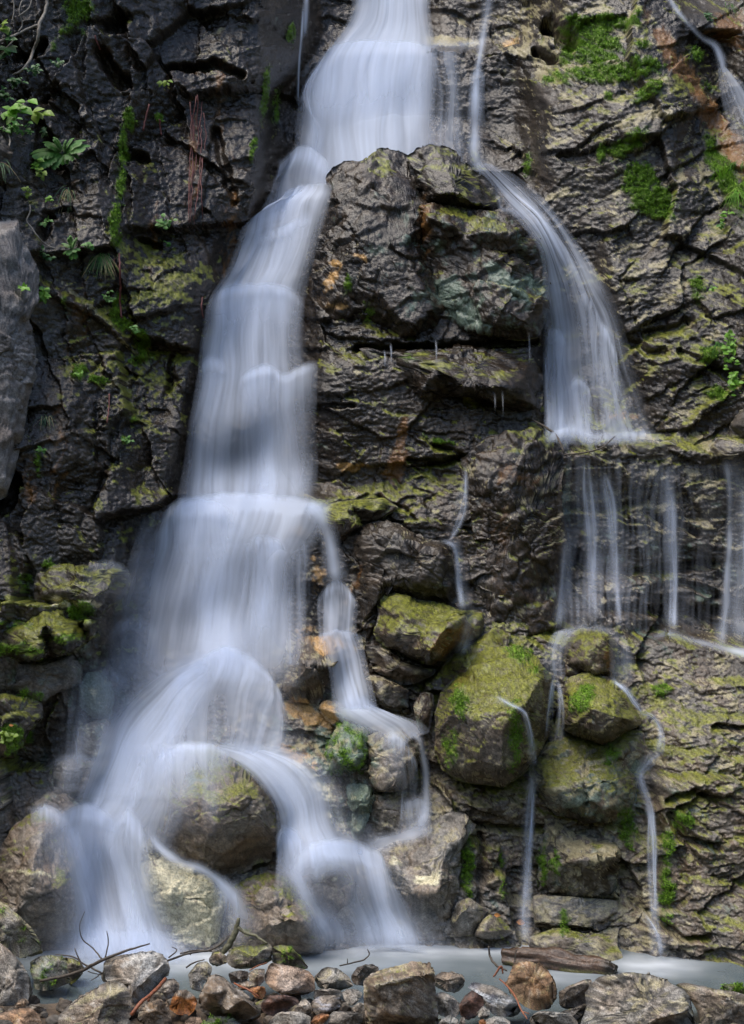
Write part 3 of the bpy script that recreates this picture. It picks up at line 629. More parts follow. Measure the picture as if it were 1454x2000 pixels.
rock('rock_block', Z3([(170, 300), (290, 190), (380, 165), (500, 175), (640, 250), (790, 300), (815, 400), (840, 520), (850, 600), (850, 680), (700, 630), (560, 620), (430, 600), (390, 690), (350, 800), (310, 860), (240, 700), (245, 520), (230, 460), (250, 370), (190, 350)]),
     Z3([(320, 260, .14), (480, 250, .15), (640, 330, .18), (770, 380, .18), (400, 420, .16), (620, 480, .18), (760, 520, .15), (330, 600, .14), (700, 570, .12)]), P=.12, fwd=.1, style=dict(V=3.2, B=3.5, O=1.5), label='dark layered block with wet wrinkles left of the thin middle trickle', cat='rock', cuts=2, res=2.6)
rock('rock_block', Z3([(-20, 90), (60, 75), (150, 58), (300, 40), (440, 35), (520, 90), (420, 150), (310, 190), (230, 260), (160, 300), (130, 220), (60, 140)]), Z3([(250, 90, .10), (180, 200, .14), (280, 180, .12), (380, 110, .08)]), P=.08, fwd=.12,
     style=dict(V=3.5, B=6, O=7), label='flat olive topped rock at the lip of the main fall', cat='rock', cuts=1)
rock('boulder', Z3([(380, 560), (430, 555), (560, 590), (700, 605), (870, 660), (975, 660), (990, 740), (965, 815), (880, 880), (730, 980), (660, 960), (580, 935), (500, 890), (410, 850), (370, 790), (400, 690)]),
     Z3([(870, 700, .18), (770, 770, .26), (690, 890, .27), (672, 945, .16), (550, 690, .18), (480, 800, .18), (640, 780, .22), (580, 880, .18), (820, 860, .08), (930, 760, .07)]), P=.14, fwd=.16, style=dict(V=4.5, B=4, O=5.5), label='angular olive boulder with a rusty orange side face', cuts=0, res=2.6, lk=2.5, rough=.5, jag=.5)
for pts, lb in (([(620, 80), (720, 75), (860, 140), (1000, 215), (1140, 240), (1110, 290), (990, 350), (950, 390), (860, 340), (720, 270), (630, 280)], 'dark fractured rock directly under the orange sided boulder'),
                ([(630, 290), (720, 280), (850, 345), (940, 395), (935, 480), (955, 570), (860, 550), (700, 480), (620, 450)], 'dark rock with a mossy foot above the middle pool of the small stream')):
    rock('boulder', Z4(pts), P=.18, fwd=.08, style=dict(V=3, B=4, O=2.5), label=lb, cuts=6)
rock('boulder', PX([(852, 1320), (880, 1285), (915, 1262), (945, 1240), (968, 1222), (998, 1235), (995, 1262), (985, 1290), (955, 1335), (910, 1350), (870, 1352)]), PX([(905, 1290, .12), (950, 1270, .12), (940, 1310, .16), (915, 1330, .14)]), P=.1, fwd=.14,
     style=dict(V=4.5, B=5, O=6), label='pale olive rock at the foot of the middle trickle', cuts=1)
rock('boulder', C6([(400, 530), (500, 520), (560, 520), (610, 535), (645, 565), (700, 640), (695, 720), (705, 860), (650, 950), (615, 1000), (580, 1035), (510, 1078), (400, 1066), (320, 1035), (270, 1000), (245, 930), (245, 800), (270, 700), (320, 650), (360, 600)]),
     C6([(540, 560, .1), (430, 690, .24), (590, 760, .36), (545, 785, .38), (660, 650, .22), (510, 860, .36), (350, 700, .26), (380, 800, .3), (300, 800, .2), (510, 1000, .3), (400, 980, .26), (620, 950, .16), (670, 760, .14)]), P=.16, fwd=.16, style=dict(V=4, B=4.5, O=6.5), label='largest moss covered boulder, square fronted, in the middle of the slope', cuts=0, res=2.6, lk=2.5, rough=.5, jag=.5)
rock('boulder', C6([(740, 700), (760, 645), (850, 620), (950, 660), (1010, 715), (1050, 795), (1058, 830), (985, 865), (945, 905), (905, 912), (840, 890), (780, 872), (740, 845), (735, 760)]),
     C6([(850, 680, .12), (950, 740, .2), (860, 770, .26), (960, 800, .24), (1020, 810, .14), (800, 740, .18), (900, 860, .22), (790, 830, .18)]), P=.16, fwd=.18, style=dict(V=4, B=4, O=5.5), label='rounded mossy boulder wedged between the two thin lower trickles', cuts=0, res=2.6, lk=2.5, rough=.5, jag=.5)
rock('boulder', C6([(755, 540), (765, 480), (820, 445), (880, 455), (935, 480), (960, 515), (950, 600), (930, 665), (860, 630), (800, 640), (755, 640)]),
     C6([(830, 500, .1), (910, 500, .16), (880, 580, .2), (870, 620, .18), (930, 560, .12)]), P=.12, fwd=.16, style=dict(V=4.2, B=6, O=4.5), label='small tan sided boulder sitting on top of the rounded mossy boulder', cuts=1, res=2.6)
rock('boulder', Z4([(970, 500), (1030, 405), (1110, 415), (1125, 500), (1105, 600), (1085, 695), (1010, 695), (995, 610)]), P=.14, fwd=.12, style=dict(V=3, B=8, O=2), label='little upright brown rock left of the largest mossy boulder', cuts=5)
rock('rock_slab', PX([(1035, 1500), (1070, 1452), (1115, 1435), (1180, 1445), (1225, 1425), (1258, 1428), (1270, 1470), (1248, 1510), (1242, 1560), (1236, 1592), (1215, 1612), (1140, 1607), (1085, 1592), (1058, 1562), (1042, 1530)]),
     PX([(1130, 1490, .12), (1200, 1480, .12), (1085, 1545, .2), (1160, 1555, .24), (1215, 1560, .2), (1150, 1590, .2)]), P=.1, fwd=.1, style=dict(V=5, B=3, O=5, A=4), label='pale sloping slab streaked olive under the rounded mossy boulder', cat='rock', cuts=1, res=2.6)
rock('rock_block', Z6([(490, 190), (560, 195), (640, 270), (750, 285), (860, 300), (880, 350), (858, 400), (858, 575), (700, 585), (560, 570), (480, 570), (465, 450), (480, 330)]),
     Z6([(540, 260, .08), (560, 340, .14), (660, 395, .22), (845, 395, .22), (850, 560, .1), (690, 550, .1), (520, 450, .1), (760, 480, .14)]), P=.1, fwd=.06, style=dict(V=5, B=3, O=2.5, A=3), label='grey blocky step with a dark mossy hollow between the lower trickles', cat='rock', cuts=1, res=2.6)
rock('rock_block', Z6([(440, 560), (600, 565), (700, 570), (850, 580), (862, 745), (720, 750), (560, 720), (450, 710)]), P=.12, fwd=.06, style=dict(V=6, B=2, O=1.5, A=2), label='light grey rectangular block low between the two lower trickles', cat='rock', cuts=5, n_pow=4)
rock('rock_slab', Z6([(420, 750), (560, 715), (720, 745), (820, 750), (875, 860), (850, 900), (600, 860), (420, 830)]), P=.14, fwd=.14, style=dict(V=5.5, B=3, O=4), label='low greenish slab sloping into the pool behind the log', cat='rock', cuts=4)
rock('boulder', Z6([(20, 700), (85, 585), (140, 570), (228, 630), (205, 690), (165, 750), (90, 760), (15, 755)]), Z6([(150, 620, .1), (120, 660, .14), (180, 690, .06)]), P=.12, fwd=.12, style=dict(V=6.2, B=2, O=2.5), label='small wedge shaped grey rock standing at the pool edge', cuts=3)
rock('boulder', Z6([(160, 755), (180, 700), (235, 645), (295, 665), (355, 740), (310, 770), (200, 768)]), P=.12, fwd=.12, style=dict(V=5, B=3, O=4), label='low mossy grey rock right of the small wedge shaped one', cuts=6)
rock('boulder', PX([(725, 1665), (770, 1640), (830, 1620), (880, 1580), (908, 1588), (928, 1612), (900, 1660), (894, 1740), (880, 1790), (872, 1840), (790, 1840), (775, 1790), (752, 1720)]), PX([(880, 1620, .14), (820, 1660, .18), (860, 1740, .16), (800, 1750, .12)]), P=.12, fwd=.1,
     style=dict(V=6.2, B=2.5, O=2), label='broad grey rock with a white lichen spot right of the lower fall', cuts=2, res=2.6)
rock('boulder', Z4([(600, 770), (700, 685), (800, 655), (900, 655), (995, 710), (1030, 790), (1015, 890), (965, 1010), (905, 1110), (800, 1120), (700, 1120), (640, 1060), (620, 1000), (640, 900)]), Z4([(850, 740, .14), (850, 880, .2), (790, 1070, .16), (960, 890, .14), (720, 900, .14)]), P=.14, fwd=.12,
     style=dict(V=6, B=3.5, O=1.5), label='grey brown boulder the small stream runs round', cuts=2, res=2.6)
rock('boulder', Z4([(320, 1025), (340, 870), (375, 750), (430, 640), (520, 600), (650, 660), (660, 760), (640, 900), (620, 1000), (560, 1040), (430, 1050)]), Z4([(450, 800, .16), (560, 820, .16), (480, 980, .14)]), P=.12, fwd=.1,
     style=dict(V=4, B=2, A=6, O=2, G=4), label='dark green algae covered block left of the grey brown boulder', cuts=3)
rock('boulder', Z4([(500, 1065), (600, 1050), (685, 1080), (700, 1170), (660, 1290), (610, 1420), (550, 1475), (530, 1380), (540, 1250), (505, 1210)]), Z4([(655, 1095, .06), (640, 1190, .16), (585, 1390, .12)]), P=.08, fwd=.12,
     style=dict(V=4.5, B=2, A=7, G=2), label='sharp edged green wedge of rock above the lower pool', cuts=1)
rock('boulder', Z4([(680, 1110), (800, 1112), (950, 1115), (1110, 1190), (1090, 1410), (800, 1440), (640, 1430), (630, 1300), (680, 1180)]), P=.14, fwd=.04, style=dict(V=6, B=3, O=2), label='speckled grey rock under the small stream beside the green wedge', cuts=5)
rock('boulder', Z4([(290, 520), (340, 455), (470, 485), (620, 615), (710, 680), (640, 765), (540, 680), (430, 660), (350, 600)]), P=.14, fwd=.08, style=dict(V=5, B=4, O=3), label='olive grey slab under the start of the small stream', cuts=5)
rock('boulder', Z4([(50, 330), (130, 120), (150, 25), (250, 5), (380, 5), (445, 90), (435, 180), (385, 300), (335, 410), (290, 530), (180, 490), (50, 440)]), Z4([(410, 165, .18), (330, 400, .14), (220, 200, .2), (150, 400, .14)]), P=.12, fwd=.14,
     style=dict(V=4, B=6, O=2, A=2), label='upright brown rock with an orange crest right of the main fall', cuts=2, res=2.6)
ML = dict(V=3.5, B=3)
rock('boulder', Z7([(330, 250), (480, 205), (650, 205), (850, 175), (1050, 205), (1165, 270), (1155, 380), (1100, 500), (980, 570), (880, 650), (760, 650), (640, 620), (520, 580), (400, 570), (310, 500), (310, 380)]), Z7([(700, 255, .14), (1000, 265, .16), (800, 520, .2), (600, 450, .15), (950, 420, .2)]), P=.14, fwd=.12,
     style=dict(ML, O=5), label='upper mossy rock shelf on the left with a film of water on top', cat='rock', cuts=2)
rock('boulder', Z7([(-80, 780), (60, 680), (200, 655), (400, 560), (560, 600), (700, 675), (865, 685), (870, 800), (765, 905), (650, 990), (450, 1030), (250, 1070), (60, 1070), (-80, 1010)]), Z7([(240, 760, .16), (400, 740, .2), (600, 880, .3), (800, 720, .26), (300, 980, .3), (60, 860, .2)]), P=.14, fwd=.14,
     style=dict(ML, O=7, G=2.5), label='middle moss draped rock shelf on the left with a bare grey spot', cat='rock', cuts=1)
rock('boulder', Z7([(-90, 1050), (60, 1050), (300, 1040), (500, 1020), (650, 980), (730, 1100), (745, 1250), (580, 1310), (440, 1370), (380, 1430), (200, 1350), (0, 1330), (-90, 1310)]), P=.2, fwd=.06, style=dict(V=4.5, B=2, O=2.5, A=3), label='jagged grey rock under the moss draped shelf on the left', cat='rock', cuts=7)
rock('boulder', Z7([(-90, 1335), (60, 1335), (250, 1365), (375, 1420), (390, 1550), (270, 1660), (210, 1800), (100, 1890), (-90, 1910)]), P=.22, fwd=.1, style=dict(V=3, B=4, O=5, G=2), label='lowest dark mossy rock of the left bank above the pool', cat='rock', cuts=6)
rock('boulder', Z7([(690, 1260), (780, 1145), (880, 1145), (1005, 1245), (1020, 1400), (985, 1560), (850, 1565), (715, 1490)]), P=.2, fwd=.1, style=dict(V=4.5, B=2, A=7, O=2, C=2), label='green tinted boulder showing through thin water at the left of the cascade', cuts=4)
rock('boulder', Z7([(690, 1640), (800, 1590), (950, 1560), (1020, 1650), (1010, 1850), (890, 1910), (690, 1910)]), P=.18, fwd=.08, style=dict(V=7, B=4, C=3), label='pinkish grey rock under the green tinted boulder', cuts=5)
rock('boulder', PX([(95, 1535), (112, 1488), (150, 1478), (192, 1488), (192, 1518), (155, 1550), (118, 1566)]), P=.14, fwd=.12, style=dict(V=5, B=3, A=3), label='smooth wet stone left of the lowest cascade arm', cuts=3)
rock('boulder', PX([(62, 1568), (95, 1545), (130, 1548), (165, 1580), (125, 1606), (78, 1600)]), P=.12, fwd=.14, style=dict(V=5, B=4), label='small rounded stone on the crest of the low left boulder', cuts=3)
rock('boulder', PX([(360, 1470), (400, 1458), (440, 1468), (480, 1490), (522, 1532), (542, 1590), (546, 1640), (532, 1692), (505, 1705), (470, 1735), (430, 1722), (380, 1695), (325, 1690), (300, 1640), (292, 1580), (310, 1510)]), PX([(430, 1500, .12), (500, 1570, .3), (430, 1580, .3), (525, 1650, .16), (440, 1660, .28), (500, 1660, .26), (350, 1580, .2), (395, 1560, .28)]), P=.22, fwd=.14,
     style=dict(V=6.4, B=5.3, O=4.2, A=2, wet=5), label='large smooth grey boulder in the centre of the lowest cascade', cuts=2, res=2.6, rough=.6)
rock('boulder', PX([(55, 1590), (100, 1578), (132, 1605), (152, 1650), (166, 1700), (168, 1750), (172, 1800), (168, 1862), (80, 1866), (0, 1850), (-40, 1760), (-15, 1690), (20, 1620)]), PX([(80, 1640, .16), (60, 1700, .24), (110, 1740, .24), (20, 1750, .2), (110, 1820, .16)]), P=.2, fwd=.12,
     style=dict(V=6.4, B=5.0, O=3.2, wet=5), label='large grey boulder with a cream quartz band left of the lowest cascade', cuts=3, res=2.6, rough=.6)
rock('boulder', PX([(265, 1655), (330, 1682), (380, 1692), (422, 1722), (446, 1752), (436, 1790), (428, 1838), (400, 1858), (340, 1855), (305, 1800), (280, 1750), (262, 1700)]), P=.22, fwd=.12, style=dict(V=6.4, B=3.8, C=6.5, O=2.2, wet=4), label='cream and grey blotched rock between two arms of the lowest cascade', cuts=6, res=2.6, rough=.7)
rock('boulder', PX([(436, 1745), (480, 1715), (525, 1700), (565, 1712), (602, 1760), (640, 1800), (658, 1835), (650, 1862), (560, 1868), (480, 1862), (425, 1850)]), PX([(520, 1740, .18), (540, 1790, .24), (590, 1800, .2), (600, 1840, .12), (480, 1790, .18)]), P=.16, fwd=.14, style=dict(V=6.4, B=5.2, O=4.2, wet=5), label='wide olive grey boulder at the water line under the central boulder', cuts=3, res=2.6, rough=.6)
rock('boulder', PX([(580, 1670), (610, 1650), (642, 1648), (682, 1668), (700, 1702), (692, 1745), (662, 1805), (640, 1795), (608, 1752), (588, 1712)]), P=.22, fwd=.14, style=dict(V=6.4, B=4.8, O=3.2, C=2, wet=5), label='grey boulder with cream veins between the two right arms of the cascade', cuts=5, res=2.6, rough=.6)
rock('boulder', C7([(1290, 620), (1345, 500), (1400, 420), (1445, 440), (1465, 560), (1410, 630), (1330, 650)]), P=.14, fwd=.1, style=dict(V=5.5, B=2, A=3, wet=6), label='greenish wedge stone half hidden by the right arm of the cascade', cuts=4, rough=.6)
rock('boulder', PX([(-90, 370), (0, 385), (35, 410), (46, 470), (76, 520), (78, 580), (56, 620), (72, 680), (66, 740), (44, 860), (14, 970), (-90, 1020)]), P=.35, fwd=.1, style=dict(own=1, V=12, B=.8, wet=1, paint=lambda rgb, X, Y, n, uu, vv: np.clip(rgb * np.array((1.0, .99, 1.08)), 0, .9)), label='tall pale dry grey rock at the left edge', cuts=8, res=2.8)
rock('boulder', PX([(-90, 262), (0, 258), (26, 298), (21, 335), (-10, 365), (-90, 370)]), P=.25, fwd=.1, style=dict(V=6, B=4, O=0, T=1, wet=2), label='small brownish grey rock above the tall pale rock at the left edge', cuts=6)
rock('boulder', PX([(1424, 835), (1436, 812), (1458, 798), (1520, 795), (1520, 852), (1450, 856)]), P=.16, fwd=.1, style=dict(V=6.5, B=3, O=2, wet=3), label='pale stone perched on the ledge at the right edge', cuts=6)
for pts, lb in (([(1222, 868), (1250, 858), (1305, 860), (1328, 870), (1312, 896), (1250, 903), (1226, 894)], 'long low stone on the front of the ledge under the right hand fall'),
                ([(1160, 868), (1184, 855), (1206, 861), (1203, 884), (1166, 886)], 'small mossy stone on the ledge under the right hand fall'),
                ([(1382, 870), (1400, 852), (1454, 858), (1520, 868), (1520, 900), (1400, 896)], 'flat mossy stone below the pale perched stone at the right edge'),
                ([(1084, 852), (1096, 844), (1112, 852), (1113, 866), (1098, 870)], 'small shiny pale stone beside the dead leaf stems on the ledge')):
    rock('stone', PX(pts), P=.1, fwd=.12, style=dict(V=4.5, B=3, O=4), label=lb, cat='stone', cuts=4)
print('rocks', time.time() - T0)

ZR_FACE = ZR.copy()

# ------------------------------------------------------------------ ground, pool
def bank_z(x, y):
    x = np.asarray(x, float); y = np.asarray(y, float)
    return 0.05 - 0.36 * sst(8.1, 9.2, y + 0.25 * np.sin(x * 1.7) + 0.15 * (x + 1.0)) + 0.03 * fbm(x * 2, y * 2, 3, 301)
gx = stretch(-120, 120, -4, 4, 0.03, 30); gy = stretch(-150, 12, 6.5, 10.4, 0.03, 30)
GX_, GY_ = np.meshgrid(gx, gy)
gz = bank_z(GX_, GY_) + 0.012 * fbm(GX_ * 14, GY_ * 14, 3, 311)
xg = GX_.ravel() * 291; yg = GY_.ravel() * 291
rgb, wet, _ = colour(xg.astype(f32), yg.astype(f32), xg.astype(f32), yg.astype(f32), np.ones(len(xg)) * .2, dict(own=1, V=3, B=6, wet=5))
gr = mesh_np('ground', np.stack([GX_.ravel(), GY_.ravel(), gz.ravel()], 1), gridfaces(*GX_.shape)[:, ::-1], M_STONE, dict(tint=rgb, wet=wet)); tag(gr, 'gravel bank in front of the pool', kind='structure')
hu = np.linspace(-1, 1, 90); hv = np.linspace(0, 1, 60); HU, HV = np.meshgrid(hu, hv)
hang_ = HU * 1.75; hr = 16 + 42 * HV
hx = np.sin(hang_) * hr; hy = 4 - np.cos(hang_) * hr
hz = -0.6 + 22 * sst(0, 1, HV) + (1.0 + 1.6 * HV) * (0.8 * fbm(hx / 5, hy / 5, 3, 331) + 0.5 * ridged(hx / 2.2, hy / 2.2, 2, 333)) * sst(0, .15, HV)
hc = np.array([.020, .035, .010]) + np.clip(.5 + fbm(hx / 3, hy / 3, 3, 335), 0, 1).ravel()[:, None] * np.array([.035, .05, .015])
sky_block_hill = mesh_np('sky_block_hill', np.stack([hx.ravel(), hy.ravel(), hz.ravel()], 1), gridfaces(*HU.shape), M_STONE, dict(tint=hc, wet=np.zeros(hx.size))); tag(sky_block_hill, 'unseen wooded slope added behind the camera to cut low sky light', kind='structure')  # out of view, added to block low sky light and deepen the rock tones
px_ = np.arange(-4.5, 4.5, 0.04); py_ = np.arange(7.4, 10.6, 0.04); PXg, PYg = np.meshgrid(px_, py_)
uu = 727 + PXg * F / PYg; vv = HZ + ZC * F / PYg
foam = np.zeros(uu.shape)
for (fu, fv, ru, rv, s) in ((240, 1850, 170, 34, 1.0), (400, 1866, 190, 30, .85), (690, 1845, 150, 26, .95), (790, 1840, 190, 30, 1.0), (920, 1850, 190, 22, .7), (1025, 1842, 60, 18, .9), (1100, 1905, 90, 18, .4), (1275, 1885, 90, 22, .8), (130, 1870, 80, 22, .5), (620, 1880, 200, 26, .35), (850, 1880, 200, 24, .15)):
    foam = np.maximum(foam, s * np.exp(-((uu - fu) / ru) ** 2 - ((vv - fv) / rv) ** 2))
foam = np.clip(foam * 0.62 * (0.85 + 0.3 * fbm(uu / 60, vv / 12, 2, 321)), 0, 1)
def pool_mat():
    m, N, L = newmat('pool_water'); b = N['Principled BSDF']
    at = N.new('ShaderNodeAttribute'); at.attribute_name = 'dens'
    b.inputs['Base Color'].default_value = (0.115, 0.145, 0.155, 1); b.inputs['Roughness'].default_value = 0.14
    tr = N.new('ShaderNodeBsdfTransparent'); tr.inputs[0].default_value = (0.75, 0.8, 0.72, 1)
    m1 = N.new('ShaderNodeMixShader'); m1.inputs[0].default_value = 0.84
    L.new(tr.outputs[0], m1.inputs[1]); L.new(b.outputs[0], m1.inputs[2])
    df = N.new('ShaderNodeBsdfDiffuse'); df.inputs[0].default_value = (0.84, 0.88, 0.93, 1)
    m2 = N.new('ShaderNodeMixShader'); L.new(at.outputs['Fac'], m2.inputs[0]); L.new(m1.outputs[0], m2.inputs[1]); L.new(df.outputs[0], m2.inputs[2])
    n = N.new('ShaderNodeTexNoise'); n.inputs['Scale'].default_value = 5; tc = N.new('ShaderNodeTexCoord'); L.new(tc.outputs['Object'], n.inputs['Vector'])
    bp = N.new('ShaderNodeBump'); bp.inputs['Strength'].default_value = 0.12; bp.inputs['Distance'].default_value = 0.05; L.new(n.outputs[0], bp.inputs['Height']); L.new(bp.outputs[0], b.inputs['Normal'])
    L.new(m2.outputs[0], N['Material Output'].inputs[0]); return m
pool = mesh_np('pool_water', np.stack([PXg.ravel(), PYg.ravel(), 0 * PXg.ravel()], 1), gridfaces(*PXg.shape)[:, ::-1], pool_mat(), dict(dens=foam.ravel()))
tag(pool, 'shallow pool with a milky blurred surface at the foot of the falls', kind='structure')

# ------------------------------------------------------------------ foreground stones
def band(col2, scale, ang, amt):
    def f(rgb, X, Y, n, uu, vv):
        a = math.radians(ang)
        w_ = 0.5 + 0.5 * fbm((X * math.cos(a) + Y * math.sin(a)) / (scale * 4), (-X * math.sin(a) + Y * math.cos(a)) / scale, 4, 401, .65)
        return mixc(rgb, col2, sst(.48, .66, w_) * amt)
    return f
def tint(mul):
    def f(rgb, X, Y, n, uu, vv): return np.clip(rgb * np.array(mul), 0, .9)
    return f
Q1 = lambda p: K(p, (0, 1740), 3.995)
Q2 = lambda p: K(p, (364, 1740), 3.995)
Q3 = lambda p: K(p, (728, 1740), 3.995)
Q4 = lambda p: K(p, (1090, 1740), 3.995)
GS = dict(own=1, V=8.2, B=2.5, O=.8, T=1.5, wet=3); BS = dict(own=1, V=6.8, B=3.8, O=1.5, T=3, wet=4); DS = dict(own=1, V=3.2, B=4, O=2, T=1, wet=6)
MR = dict(own=1, V=3, B=6, wet=5, paint=tint((.8, .52, .48))); OR = dict(own=1, V=6.2, B=8, wet=4, paint=tint((1.35, .85, .5)))
LS = dict(own=1, V=6.5, B=2.5, O=3.5, T=4, A=2, wet=3)
def bl(**k): d = dict(k); d['own'] = 1; return d
